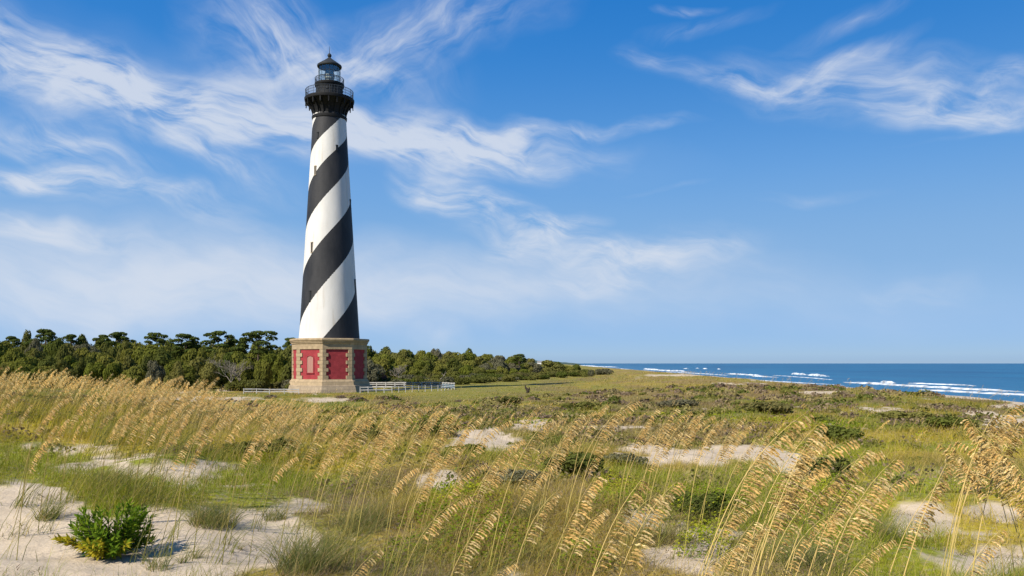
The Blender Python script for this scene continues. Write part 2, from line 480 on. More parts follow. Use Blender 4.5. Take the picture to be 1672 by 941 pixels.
a = me.attributes.new('sand', 'FLOAT', 'POINT'); a.data.foreach_set('value', sand_mask(gx.ravel(), gy.ravel(), gz.ravel()).astype(np.float32))
m, nt, out = new_mat('sandy ground')
p = N(nt, 'ShaderNodeBsdfPrincipled', ins={'Roughness': .95, 'Specular IOR Level': .1})
sa = N(nt, 'ShaderNodeAttribute', attribute_name='sand').outputs['Fac']; vc = N(nt, 'ShaderNodeAttribute', attribute_name='Col').outputs['Color']
sandc = mixrgb(nt, noise_fac(nt, 1.7, 8, .3, .7), (.52, .43, .315), (.42, .34, .24))
sandc = mixrgb(nt, noise_fac(nt, 60, 3, .45, .8), sandc, (.30, .24, .175))
lit_ = mixrgb(nt, noise_fac(nt, 9, 8, .35, .6), (.52, .46, .38), (.86, .82, .64))
vegc = mixrgb(nt, 1.0, vc, lit_, 'MULTIPLY')
vegc = mixrgb(nt, noise_fac(nt, 14, 5, .5, .7), vegc, (.26, .215, .14))
base = mixrgb(nt, sa, vegc, sandc); nt.links.new(base, p.inputs['Base Color'])
b1 = N(nt, 'ShaderNodeBump', ins={'Strength': .45, 'Distance': .07}); nt.links.new(noise_fac(nt, 4.2, 8, .2, .8), b1.inputs['Height'])
b2 = N(nt, 'ShaderNodeBump', ins={'Strength': .35, 'Distance': .01}); nt.links.new(noise_fac(nt, 45, 4, .2, .8), b2.inputs['Height']); nt.links.new(b1.outputs[0], b2.inputs['Normal'])
nt.links.new(b2.outputs[0], p.inputs['Normal']); nt.links.new(p.outputs[0], out.inputs[0])
me.materials.append(m)
tag(link('ground', me), kind='structure')

# ------------------------------------------------------------------ sea
SEA = -2.5
m, nt, out = new_mat('sea water')
p = N(nt, 'ShaderNodeBsdfPrincipled', ins={'Roughness': .3, 'Specular IOR Level': .04, 'IOR': 1.33})
near_c = mixrgb(nt, noise_fac(nt, .03, 6, .38, .62, stretch=(1, .12, 1)), (.003, .055, .14), (.008, .11, .215))
sepn = N(nt, 'ShaderNodeSeparateXYZ'); geo = N(nt, 'ShaderNodeNewGeometry'); nt.links.new(geo.outputs['Position'], sepn.inputs[0])
# shallow water over the sand bars is greener: distance from the shoreline
ma = N(nt, 'ShaderNodeMath', operation='MULTIPLY_ADD', ins={1: -.05, 2: 0}); nt.links.new(sepn.outputs[1], ma.inputs[0])
mb_ = N(nt, 'ShaderNodeMath', operation='ADD'); nt.links.new(ma.outputs[0], mb_.inputs[0]); nt.links.new(sepn.outputs[0], mb_.inputs[1])
mrr = N(nt, 'ShaderNodeMapRange', ins={'From Min': 80, 'From Max': 260, 'To Min': 1, 'To Max': 0}); nt.links.new(mb_.outputs[0], mrr.inputs['Value'])
wc = mixrgb(nt, mrr.outputs[0], near_c, (.016, .105, .205)); nt.links.new(wc, p.inputs['Base Color'])
bb = N(nt, 'ShaderNodeBump', ins={'Strength': .8, 'Distance': .6}); nt.links.new(noise_fac(nt, .22, 6, .2, .8, stretch=(1, .4, 1)), bb.inputs['Height'])
nt.links.new(bb.outputs[0], p.inputs['Normal']); nt.links.new(p.outputs[0], out.inputs[0])
xs = np.concatenate([np.linspace(40, 400, 60), np.geomspace(420, 45000, 30)]); ys = np.concatenate([[-30000, -3000, -300], np.linspace(0, 1200, 160), np.geomspace(1250, 45000, 40)])
X, Y = np.meshgrid(xs, ys)
damp = np.exp(-np.hypot(X, Y) / 700)
Z = SEA + .22 * damp * (np.sin((X - .05 * Y) / 6.5 + 3 * fbm(X / 60, Y / 90, 2, 3)) + .6 * (fbm(X / 9, Y / 25, 3, 8) - .5))
ii = np.arange(X.size).reshape(X.shape)
me = np_mesh('sea', np.stack([X, Y, Z], -1).reshape(-1, 3), np.stack([ii[:-1, :-1], ii[:-1, 1:], ii[1:, 1:], ii[1:, :-1]], -1).reshape(-1, 4), m, smooth=True)
tag(link('sea', me), kind='structure')

foam_m, nt, out = new_mat('sea foam')
fd = N(nt, 'ShaderNodeBsdfDiffuse'); fd.inputs[0].default_value = (.66, .70, .73, 1); ft = N(nt, 'ShaderNodeBsdfTransparent'); fm = N(nt, 'ShaderNodeMixShader')
nt.links.new(noise_fac(nt, .6, 7, .3, .62, stretch=(1, .35, 1)), fm.inputs[0]); nt.links.new(ft.outputs[0], fm.inputs[1]); nt.links.new(fd.outputs[0], fm.inputs[2]); nt.links.new(fm.outputs[0], out.inputs[0])


def surf(pts, height, width, seed, ragged=.5):
    """a breaking line of white water along points on the sea (u, v of its foot)"""
    P = [at(u, v, (EYE - SEA) * F / (v - V0)) for u, v in pts]
    P = np.array([(x, y) for x, y, z in P])
    L = np.concatenate([[0], np.cumsum(np.hypot(*np.diff(P, axis=0).T))])
    n = int(max(14, min(160, L[-1] / 1.2))); t = np.linspace(0, L[-1], n)
    cx = np.interp(t, L, P[:, 0]); cy = np.interp(t, L, P[:, 1])
    m_ = 11
    s = np.linspace(-1, 1, m_)
    prof = np.array([0, .35, .75, 1, .95, .62, .38, .25, .16, .08, 0])     # steep on the shore side, trailing behind
    nn = fbm(t / 7, t * 0 + seed, 4, seed); ends = np.clip(np.minimum(t, L[-1] - t) / (L[-1] * .18 + 1e-6), 0, 1) ** .6
    hh = .42 * height * ends * (1 - ragged + 2 * ragged * nn)
    ww = .45 * width * (.35 + .65 * ends) * (.6 + .8 * fbm(t / 11 + 5, t * 0 + seed, 3, seed + 4))
    gxx = cx[:, None] - ww[:, None] * .5 * s[None, ::-1]
    gyy = cy[:, None] + 0 * gxx + .5 * (fbm(gxx / 2, t[:, None] / 2 + 0 * gxx, 2, 2) - .5)
    gzz = SEA - .12 + .2 * ends[:, None] + hh[:, None] * prof[None, :] * (.7 + .6 * fbm(gxx / 1.1, t[:, None] / 1.3 + 0 * gxx, 3, seed + 9))
    gzz[:, 0] = SEA - .4; gzz[:, -1] = SEA - .4; gzz[0] = SEA - .4; gzz[-1] = SEA - .4
    jj = np.arange(n * m_).reshape(n, m_)
    me = np_mesh('breaking_wave', np.stack([gxx, gyy, gzz], -1).reshape(-1, 3), np.stack([jj[:-1, :-1], jj[:-1, 1:], jj[1:, 1:], jj[1:, :-1]], -1).reshape(-1, 4), foam_m, smooth=True)
    return tag(link('breaking_wave', me), kind='structure')


surf([(1375, 624), (1450, 628), (1550, 634), (1620, 638), (1710, 643)], 1.0, 13, 3)
surf([(1440, 625), (1462, 626.5)], 1.9, 8, 5, .3)
surf([(1478, 626.5), (1560, 629.5), (1600, 631)], .9, 6, 6)
surf([(1500, 636), (1600, 641), (1720, 647)], .35, 9, 8)
surf([(1294, 611.5), (1318, 612.8)], 2.3, 12, 9, .35); surf([(1322, 613), (1352, 614.8)], 2.0, 12, 10, .35)
surf([(1187, 611), (1215, 612.5), (1250, 614.5)], 1.5, 10, 12, .4); surf([(1228, 614.5), (1275, 617)], .7, 8, 13)
surf([(1052, 603), (1070, 604.5), (1085, 605)], 2.6, 18, 14, .3); surf([(1075, 605.3), (1122, 606.8)], 1.8, 14, 15)
for u, v, wd in ((1120, 602.5, 7), (1139, 602, 4), (1152, 602.6, 6), (1174, 603.2, 3)): surf([(u - wd / 2, v), (u + wd / 2, v + .1)], 2.2, 9, int(u), .2)
surf([(955, 598.5), (985, 599.3), (1012, 600)], 2.2, 22, 21); surf([(975, 602), (1010, 602.8), (1030, 603.3)], 1.5, 20, 23); surf([(935, 597.2), (975, 597.8)], 2.6, 30, 25)
surf([(1395, 637), (1460, 640.5)], .3, 6, 27); surf([(1190, 618.5), (1300, 625), (1400, 631)], .25, 8, 41); surf([(1260, 613), (1330, 618), (1372, 622)], .5, 7, 43); surf([(1085, 607), (1190, 613)], .5, 9, 45); surf([(990, 605), (1040, 606.5)], .8, 12, 28)

# far low wooded headland
n = 90
hx = np.linspace(-900, 246, n); prof = np.interp(hx, [-900, 0, 60, 130, 200, 235, 246], [24, 20, 17.5, 13, 8, 4, -2])
prof = prof * (.86 + .28 * fbm(hx / 25, hx * 0, 3, 4))
rows = []
for k, (dy, f_) in enumerate([(-160, -.15), (-150, .25), (-110, .8), (0, 1), (150, .9), (260, -.2)]):
    rows.append(np.stack([hx, 3000 + dy + 40 * (fbm(hx / 60, hx * 0 + k, 2, 7) - .5), np.where(prof > 0, prof * f_ * (.9 + .2 * fbm(hx / 14, hx * 0 + k * 3, 2, 9)), prof) - (2.2 if f_ < 0 else 0)], -1))
hv = np.concatenate(rows); jj = np.arange(len(hv)).reshape(6, n)
head_m = simple('far woods', (.055, .085, .07), (.035, .06, .055), .05, .95, 0)
tag(link('headland', np_mesh('headland', hv, np.stack([jj[:-1, :-1], jj[:-1, 1:], jj[1:, 1:], jj[1:, :-1]], -1).reshape(-1, 4), head_m)), kind='structure')
wall_m = simple('white house wall', (.7, .7, .68), (.6, .6, .58), .4, .8)
roof_m = simple('grey house roof', (.2, .2, .2), (.15, .15, .16), .4, .8)
for (u, v, lab) in ((869, 592.2, 'tiny white beach house at the far shore, left of two'), (881, 592.2, 'tiny white beach house at the far shore, right of two')):
    x, y, z = at(u, v, 1100); z = float(H(x, y))
    h = empty('beach_house', (x, y, z)); tag(h, lab, 'house', 'far beach houses')
    b = MB(); b.box((0, 0, 2.6), (6, 6, 5.4)); b.build('wall', wall_m, h)
    b = MB(); b.add([(-3.3, -3.3, 5.3), (3.3, -3.3, 5.3), (3.3, 3.3, 5.3), (-3.3, 3.3, 5.3), (-3.3, 0, 7.3), (3.3, 0, 7.3)], [(0, 1, 5, 4), (2, 3, 4, 5), (0, 4, 3), (1, 2, 5), (0, 3, 2, 1)]); b.build('roof', roof_m, h)

# ------------------------------------------------------------------ lighthouse
S = 147.0 / F
LX, LY, LZ = -298 / F * 147, 147.0, -.4
lh = empty('lighthouse', (LX, LY, LZ), math.atan2(-LX, LY))
tag(lh, 'tall lighthouse tower with black and white spiral stripes on a red octagonal base', 'lighthouse')


def zl(v): return EYE + (V0 - v) * S - LZ


def stone_mat(name, c1, c2, bw, bh, mortar, bump=.5, rough=.85):
    """coursed masonry laid out by local height and angle"""
    m, nt, out = new_mat(name)
    p = N(nt, 'ShaderNodeBsdfPrincipled', ins={'Roughness': rough, 'Specular IOR Level': .15})
    tc = N(nt, 'ShaderNodeTexCoord'); sp = N(nt, 'ShaderNodeSeparateXYZ'); nt.links.new(tc.outputs['Object'], sp.inputs[0])
    at2 = N(nt, 'ShaderNodeMath', operation='ARCTAN2'); nt.links.new(sp.outputs[0], at2.inputs[0]); nt.links.new(sp.outputs[1], at2.inputs[1])
    mu = N(nt, 'ShaderNodeMath', operation='MULTIPLY', ins={1: 6.5}); nt.links.new(at2.outputs[0], mu.inputs[0])
    cb = N(nt, 'ShaderNodeCombineXYZ'); nt.links.new(mu.outputs[0], cb.inputs[0]); nt.links.new(sp.outputs[2], cb.inputs[1])
    br = N(nt, 'ShaderNodeTexBrick', ins={'Scale': 1., 'Mortar Size': .012 if bh < .2 else .02, 'Brick Width': bw, 'Row Height': bh, 'Bias': 0.})
    br.inputs['Color1'].default_value = (*c1, 1); br.inputs['Color2'].default_value = (*c2, 1); br.inputs['Mortar'].default_value = (*mortar, 1)
    nt.links.new(cb.outputs[0], br.inputs['Vector'])
    cc = mixrgb(nt, noise_fac(nt, 1.4, 6, .35, .7), br.outputs['Color'], tuple(.6 * k for k in c1))
    nt.links.new(cc, p.inputs['Base Color'])
    bm_ = N(nt, 'ShaderNodeBump', ins={'Strength': bump, 'Distance': .03}); nt.links.new(noise_fac(nt, 6, 6, .2, .8), bm_.inputs['Height'])
    nt.links.new(bm_.outputs[0], p.inputs['Normal']); nt.links.new(p.outputs[0], out.inputs[0])
    return m


granite = stone_mat('granite blocks', (.46, .35, .215), (.37, .28, .17), 1.05, .62, (.2, .15, .1))
rubble = stone_mat('rough foundation stone', (.40, .315, .215), (.29, .23, .155), 1.3, .55, (.16, .125, .08), 1.0)
redbrick = stone_mat('red painted brick', (.38, .052, .06), (.31, .042, .05), .42, .13, (.32, .045, .05), .3, .75)
iron = simple('black painted iron', (.010, .0105, .012), (.018, .018, .018), 1.2, .65, .2, 8, .15)
iron_g = simple('weathered iron', (.03, .034, .036), (.02, .023, .025), 1.5, .65, .2, 8, .2)
OCT = [R(-10 + 45 * k) for k in range(8)]


def octa(r): return [(r * math.sin(a), -r * math.cos(a)) for a in OCT]


def oct_loft(name, prof, mat):
    b = MB(); b.lathe([(r * S, zl(v)) for v, r in prof], 8, OCT[0]); return b.build(name, mat, lh)


oct_loft('foundation', [(652, 73.5), (641, 72.5), (634, 70.5), (628.6, 68.5), (628.2, 66.8)], rubble)
oct_loft('plinth', [(628.4, 65.6), (621.5, 64.2), (620.6, 62.4), (618.6, 61.8)], granite)
RW = 59.4
oct_loft('brick_wall', [(619.4, RW), (570.5, RW)], redbrick)
oct_loft('frieze', [(571.3, 60.9), (562.6, 60.9)], granite)
oct_loft('cornice', [(563.2, 61.2), (562, 62.2), (560.2, 62.4), (559.6, 63.4), (558.2, 63.6), (557.4, 64.6), (555.6, 64.8), (554.2, 64.2), (553.8, 60)], granite)
# corner quoins
Rq = 60.9 * S
for k in range(8):
    b = MB()
    a0 = OCT[k]
    c = Vector((math.sin(a0), -math.cos(a0)))
    e1 = (Vector((math.sin(a0 - R(45)), -math.cos(a0 - R(45)))) - c).normalized()
    e2 = (Vector((math.sin(a0 + R(45)), -math.cos(a0 + R(45)))) - c).normalized()
    z0, z1 = zl(618.6), zl(571.3)
    for j in range(8):
        long_ = (j % 2 == 0)
        L1 = .98 if long_ else .6; L2 = .98 if long_ else .6
        za = z0 + (z1 - z0) * j / 8 + .014; zb = z0 + (z1 - z0) * (j + 1) / 8 - .014
        C = c * Rq; inn = -c * .22
        poly = [C, C + e2 * L2, C + e2 * L2 + inn, C + inn, C + e1 * L1 + inn, C + e1 * L1]
        b.prism([(q_.x, q_.y) for q_ in poly], za, zb)
    C = c * (Rq - .05); inn = -c * .2
    poly = [C, C + e2 * .5, C + e2 * .5 + inn, C + inn, C + e1 * .5 + inn, C + e1 * .5]
    b.prism([(q_.x, q_.y) for q_ in poly], z0 + .01, z1 - .01)
    b.build('corner_quoins', granite, lh)
# the boarded window in the base, on the face left of the front corner (and on the face opposite, a door)
wood_red = simple('faded boarding', (.40, .22, .17), (.31, .16, .13), 2, .8, .3, 12, .2, stretch=(6, 6, .6))
for fk, nm in ((7, 'window'), (3, 'door')):
    am = (OCT[fk] + R(22.5)); nrm_ = Vector((math.sin(am), -math.cos(am), 0)); tan_ = Vector((math.cos(am), math.sin(am), 0))
    ap = RW * S * math.cos(R(22.5))
    M_ = Matrix((tan_, -nrm_, Vector((0, 0, 1)))).transposed()
    wz0, wz1 = zl(608.3), zl(584); hw = .62
    fr = MB()
    cz = (wz0 + wz1) / 2
    for sx in (-1, 1): fr.box(nrm_ * (ap + .03) + tan_ * sx * (hw + .06) + Vector((0, 0, cz)), (.13, .16, wz1 - wz0), M_)
    arch = []
    for i in range(9):
        t = -1 + i / 4; arch.append(nrm_ * (ap + .03) + tan_ * t * (hw + .06) + Vector((0, 0, wz1 + .3 * (1 - t * t))))
    fr.tube(arch, .085, 6)
    fr.box(nrm_ * (ap + .06) + Vector((0, 0, wz0 - .06)), (1.6, .24, .12), M_)
    fo = fr.build(nm + '_frame', redbrick, lh)
    pn = MB()
    for i in range(5): pn.box(nrm_ * (ap + .012) + tan_ * ((i - 2) * .245) + Vector((0, 0, cz + .12 * (1 - abs(i - 2) / 2))), (.236, .05, wz1 - wz0 + .24 * (1 - abs(i - 2) / 2) - .02), M_)
    pn.build('shutter' if nm == 'window' else 'door_leaf', wood_red, fo)
# shaft with spiral stripes: phase stored per point, two turns of black and white
nv, na_ = 220, 192
vs_ = np.linspace(553.9, 190, nv)
rad = np.interp(vs_, [190, 195, 250, 400, 540, 554], [26.4, 26.7, 29.7, 38.9, 47.5, 48.7]) * S
gq = np.interp(np.arange(140, 660), [120, 172, 217, 260, 318.5, 383.4, 457, 541, 636, 700], [-.62, 0, .5, 1, 1.5, 2, 2.5, 3, 3.5, 3.8])
gq = np.convolve(np.pad(gq, 20, mode='reflect', reflect_type='odd'), np.ones(41) / 41, 'valid')
mid = np.interp(vs_, np.arange(140, 660), gq)
th = np.linspace(-math.pi, math.pi, na_ + 1)                       # seam at the back, vertices doubled
TH, VV = np.meshgrid(th, vs_)
ph = mid[:, None] + TH / math.pi
sv = np.stack([rad[:, None] * np.sin(TH), -rad[:, None] * np.cos(TH), EYE + (V0 - VV) * S - LZ], -1).reshape(-1, 3)
ii = np.arange(sv.shape[0]).reshape(nv, na_ + 1)
m, nt, out = new_mat('spiral paint')
p = N(nt, 'ShaderNodeBsdfPrincipled', ins={'Roughness': .62, 'Specular IOR Level': .25})
pa = N(nt, 'ShaderNodeAttribute', attribute_name='stripe').outputs['Fac']
fr_ = N(nt, 'ShaderNodeMath', operation='FLOORED_MODULO', ins={1: 1.}); nt.links.new(pa, fr_.inputs[0])
ne = N(nt, 'ShaderNodeMath', operation='MULTIPLY_ADD', ins={1: .012, 2: -.006}); nt.links.new(noise_fac(nt, 3.5, 4, .2, .8), ne.inputs[0])
nea = N(nt, 'ShaderNodeMath', operation='ADD'); nt.links.new(fr_.outputs[0], nea.inputs[0]); nt.links.new(ne.outputs[0], nea.inputs[1])
lt = N(nt, 'ShaderNodeMath', operation='LESS_THAN', ins={1: .5}); nt.links.new(nea.outputs[0], lt.inputs[0])
wh = mixrgb(nt, noise_fac(nt, .5, 8, .35, .75, stretch=(1, 1, .3)), (.64, .625, .59), (.53, .515, .48))
wh = mixrgb(nt, noise_fac(nt, 1.1, 6, .57, .8, stretch=(1, 1, .07)), wh, (.42, .36, .28))
bk = mixrgb(nt, noise_fac(nt, .6, 8, .35, .7, stretch=(1, 1, .35)), (.017, .018, .021), (.036, .036, .038))
nt.links.new(mixrgb(nt, lt.outputs[0], wh, bk), p.inputs['Base Color'])
bmp = N(nt, 'ShaderNodeBump', ins={'Strength': .35, 'Distance': .04}); nt.links.new(noise_fac(nt, 2.2, 6, .2, .8, stretch=(1, 1, 2.5)), bmp.inputs['Height'])
nt.links.new(bmp.outputs[0], p.inputs['Normal']); nt.links.new(p.outputs[0], out.inputs[0])
me = np_mesh('tower_shaft', sv, np.stack([ii[:-1, :-1], ii[:-1, 1:], ii[1:, 1:], ii[1:, :-1]], -1).reshape(-1, 4), m, smooth=True)
a = me.attributes.new('stripe', 'FLOAT', 'POINT'); a.data.foreach_set('value', ph.ravel().astype(np.float32))
link('tower_shaft', me, lh)
# windows in the shaft
frame_m = simple('weathered window surround', (.46, .38, .27), (.36, .29, .2), 3, .85)
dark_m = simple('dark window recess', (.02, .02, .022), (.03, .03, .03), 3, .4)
for (v, thd, hv_, lit) in ((285, -44, 1.5, 1), (409, -44, 1.7, 1), (487, -43, 1.7, 0), (228, -40, .9, 0), (248, 23, .8, 0), (334, 72, 1.4, 0), (468, 70, 2.2, 0), (345, 150, 1.6, 1), (430, 165, 1.6, 1)):
    r_ = float(np.interp(v, vs_[::-1], rad[::-1])); a_ = R(thd)
    nrm_ = Vector((math.sin(a_), -math.cos(a_), 0)); tan_ = Vector((math.cos(a_), math.sin(a_), 0)); M_ = Matrix((tan_, -nrm_, Vector((0, 0, 1)))).transposed()
    z = zl(v); f_ = MB()
    wd = .26 if hv_ > 1 else .2
    for sx in (-1, 1): f_.box(nrm_ * (r_ + .02) + tan_ * sx * (wd / 2 + .05) + Vector((0, 0, z)), (.07, .14, hv_), M_)
    f_.box(nrm_ * (r_ + .04) + Vector((0, 0, z + hv_ / 2 + .07)), (wd + .2, .16, .1), M_); f_.box(nrm_ * (r_ + .06) + Vector((0, 0, z - hv_ / 2 - .06)), (wd + .2, .2, .08), M_)
    wo_ = f_.build('window', frame_m if lit else iron_g, lh)
    g_ = MB(); g_.box(nrm_ * (r_ - .03) + Vector((0, 0, z)), (wd, .2, hv_), M_); g_.build('pane', dark_m, wo_)
# gallery
def lathe_part(name, prof, mat, parent=lh, n=64):
    b = MB(); b.lathe([(r * S, zl(v)) for v, r in prof], n); return b.build(name, mat, parent, True)


lathe_part('collar', [(197.5, 26.8), (197, 27.8), (194.5, 28.2), (192.6, 28.2), (192, 26.8), (191, 26.2)], iron)
lathe_part('gallery_wall', [(192, 25.6), (187, 25.8), (181, 27.4), (175.5, 30.2), (171.5, 33.4), (168.5, 36.6)], iron)
lathe_part('gallery_deck', [(169, 37.2), (167.8, 39.4), (165.4, 40), (163.4, 40), (162.8, 39.4), (162.8, 20)], iron)
br = MB()
prof = [(24.3, 191), (27.2, 191), (28, 186.5), (29.8, 181), (32.4, 176.4), (35.6, 173.2), (37.2, 173), (37.4, 175), (38.6, 175), (39, 168.4), (24.3, 168.4)]
for kx in (-1, 1): pass
n_ = len(prof)
vsb = [(r * S, kx * .11, zl(v)) for kx in (-1, 1) for r, v in prof]
br.add(vsb, [tuple(range(n_)), tuple(range(n_, 2 * n_))[::-1]] + [(i, n_ + i, n_ + (i + 1) % n_, (i + 1) % n_) for i in range(n_)])
bl = MB(); bl.lathe([(.02, -.14), (.09, -.1), (.11, 0), (.08, .05), (.08, .2)], 8)
br.add([(x + 38.1 * S, y, z + zl(176)) for x, y, z in bl.v], bl.f)
bme = br.mesh('bracket', iron)
for k in range(18):
    o = link('bracket', bme, lh); o.rotation_euler = (0, 0, 2 * math.pi * (k + .4) / 18)


def railing(name, r, v0, v1, n, rails, mat):
    b = MB(); z0, z1 = zl(v0), zl(v1)
    for k in range(n):
        a = 2 * math.pi * k / n; big = k % 5 == 0
        p_ = (r * S * math.sin(a), -r * S * math.cos(a))
        b.tube([(*p_, z0), (*p_, z1)], .045 if big else .022, 5)
    for k in range(rails): b.ring(r * S, z0 + (z1 - z0) * (k + 1) / rails, .05 if k == rails - 1 else .032, 64)
    return b.build(name, mat, lh)


rail_m = simple('grey painted railing', (.05, .06, .07), (.035, .04, .05), 2, .5)
railing('gallery_railing', 38.2, 163, 150.2, 90, 3, rail_m)
lathe_part('watch_room', [(163, 21.6), (162, 21.8), (161, 21.2), (146, 21.2), (144.5, 21.6), (143.6, 22.4)], iron)
b = MB(); b.box((0, -21.25 * S, zl(153)), (.1, .12, 1.6)); rib_me = b.mesh('wall_rib', iron_g)
b = MB(); b.lathe([(.01, 0), (.2, 0), (.2, .1)], 10); b.v = [(x, -z - 21.2 * S, y + zl(149.5)) for x, y, z in b.v]; port_me = b.mesh('porthole', iron_g)
for k in range(12): link('wall_rib', rib_me, lh).rotation_euler = (0, 0, R(30 * k + 8))
for k in range(8): link('porthole', port_me, lh).rotation_euler = (0, 0, R(45 * k - 12))
lathe_part('lantern_deck', [(143.8, 22.2), (142.4, 23.4), (140.4, 23.8), (138.6, 23.8), (138, 23.2), (137.9, 12)], iron)
railing('lantern_railing', 23.1, 138, 129.6, 48, 3, rail_m)
lathe_part('lantern_sill', [(138.2, 18.3), (136.2, 18.3), (136, 17.6)], iron)
m, nt, out = new_mat('lantern glass')
tr = N(nt, 'ShaderNodeBsdfTransparent', ins={0: (.90, .97, .96, 1)}); gl = N(nt, 'ShaderNodeBsdfGlossy', ins={0: (.9, .95, 1, 1), 1: .06})
mxs = N(nt, 'ShaderNodeMixShader', ins={0: .17})
nt.links.new(tr.outputs[0], mxs.inputs[1]); nt.links.new(gl.outputs[0], mxs.inputs[2]); nt.links.new(mxs.outputs[0], out.inputs[0])
b = MB(); b.lathe([(17.2 * S, zl(136)), (17.2 * S, zl(111))], 16, 0, False); b.build('lantern_glass', m, lh)
b = MB()
for k in range(16):
    a_ = 2 * math.pi * k / 16; p_ = (17.35 * S * math.sin(a_), -17.35 * S * math.cos(a_))
    b.tube([(*p_, zl(136.2)), (*p_, zl(110.6))], .03, 5)
for v in (127.6, 119.2): b.ring(17.35 * S, zl(v), .035, 16)
b.build('glazing_bars', iron_g, lh)
lens_m = simple('lens and brass', (.60, .55, .42), (.42, .40, .32), 3, .25, 0, 8, .6)
b = MB(); b.lathe([(5.5 * S, zl(137)), (5.5 * S, zl(130)), (7.6 * S, zl(129)), (7.8 * S, zl(122)), (6 * S, zl(118)), (2.6 * S, zl(115)), (1.2 * S, zl(112.5))], 24); b.build('lamp_lens', lens_m, lh, True)
b = MB()
for k in range(7): b.ring((7.9 if 1 < k < 5 else 6.9) * S, zl(129 - k * 1.7), .05, 24)
b.build('lens_rings', iron_g, lh)
lathe_part('lantern_roof', [(111.2, 17.4), (110.6, 19.4), (109, 19.9), (107.6, 19.6), (106, 17.5), (103, 13.2), (100, 9), (97.5, 5.6), (95.8, 3.4), (94.6, 2.2), (94, 2.2)], iron_g, n=48)
lathe_part('ventilator_ball', [(94.6, 1.6), (93.4, 2.6), (91.8, 3.3), (90.2, 3.3), (88.6, 2.4), (87.6, 1.1), (87, .5)], iron_g, n=24)
b = MB(); b.tube([(0, 0, zl(87.6)), (0, 0, zl(76))], [.06, .025], 6); b.build('lightning_rod', iron, lh)
b = MB(); b.tube([(14 * S, -13 * S, zl(109)), (14 * S, -13 * S, zl(136))], .03, 5); b.build('downpipe', iron, lh)

# ------------------------------------------------------------------ brick vault behind the lighthouse
hx_, hy_, _ = at(616, 620, 178); hz_ = float(H(hx_, hy_)) - .1
vault_m = stone_mat('old red brick', (.23, .075, .06), (.17, .06, .05), .4, .14, (.2, .12, .1), .6)
va = empty('brick_vault', (hx_, hy_, hz_), R(10)); tag(va, 'low rusty red brick vault with a rounded roof beside the lighthouse base', 'hut')
b = MB()
prof = [(-2.3, 0), (-2.3, 1.6), (-1.9, 2.5), (-1.1, 3.05), (0, 3.25), (1.1, 3.05), (1.9, 2.5), (2.3, 1.6), (2.3, 0)]
vs2 = [(x, y, z) for y in (0, 4) for x, z in prof]; n_ = len(prof)
b.add(vs2, [tuple(range(n_)), tuple(range(n_, 2 * n_))[::-1]] + [(i, n_ + i, n_ + i + 1, i + 1) for i in range(n_ - 1)]); b.build('vault_wall', vault_m, va)
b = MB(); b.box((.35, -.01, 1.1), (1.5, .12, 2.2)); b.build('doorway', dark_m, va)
b = MB(); b.box((-.55, -.08, 1.25), (.3, .2, 2.5)); b.box((1.25, -.08, 1.25), (.3, .2, 2.5)); b.box((.35, -.08, 2.42), (2.1, .22, .3)); b.build('door_frame', vault_m, va)

# ------------------------------------------------------------------ white fences round the lighthouse
white_m = simple('white painted timber', (.50, .49, .465), (.33, .32, .30), 1.2, .7)
blue_m = simple('blue grey boards', (.20, .26, .30), (.15, .2, .24), 1.2, .7)


def fence(label, pts, h, rails, gap=2.2, thick=.1, boards=None):
    """pts: (u, depth) corners"""
    W = [((u - U0) / F * Y, Y) for u, Y in pts]
    x0, y0 = W[0]; root = empty('white_fence', (x0, y0, float(H(x0, y0)))); tag(root, label, 'fence', 'white fences round the lighthouse')
    zb = root.location.z
    P = []
    for (xa, ya), (xb, yb) in zip(W[:-1], W[1:]):
        n = max(1, round(math.hypot(xb - xa, yb - ya) / gap))
        for k in range(n): P.append((xa + (xb - xa) * k / n, ya + (yb - ya) * k / n))
    P.append(W[-1])
    Z = [float(H(*q_)) for q_ in P]
    pm = MB(); pm.box((0, 0, h / 2 - .1), (thick * 1.15, thick * 1.15, h + .2)); pm.box((0, 0, h + .03), (thick * 1.5, thick * 1.5, .06)); pme = pm.mesh('post', white_m)
    for (x, y), z in zip(P, Z):
        o = link('post', pme, root); o.location = (x - x0, y - y0, z - zb)
    for r_ in rails:
        rm = MB()
        for i in range(len(P) - 1):
            a_ = Vector((P[i][0] - x0, P[i][1] - y0, Z[i] - zb + r_ * h)); c_ = Vector((P[i + 1][0] - x0, P[i + 1][1] - y0, Z[i + 1] - zb + r_ * h))
            d = c_ - a_; M_ = d.to_track_quat('X', 'Z').to_matrix(); rm.box((a_ + c_) / 2, (d.length - thick * 1.2, .045, .14), M_)
        rm.build('rail', white_m, root)
    if boards:
        rm = MB(); i0, i1 = boards
        for i in range(i0, min(i1, len(P) - 1)):
            a_ = Vector((P[i][0] - x0, P[i][1] - y0 - .05, Z[i] - zb + .5 * h)); c_ = Vector((P[i + 1][0] - x0, P[i + 1][1] - y0 - .05, Z[i + 1] - zb + .5 * h))
            d = c_ - a_; M_ = d.to_track_quat('X', 'Z').to_matrix(); rm.box((a_ + c_) / 2, (d.length, .03, .62 * h), M_)
        rm.build('board_panel', blue_m, root)
    return root


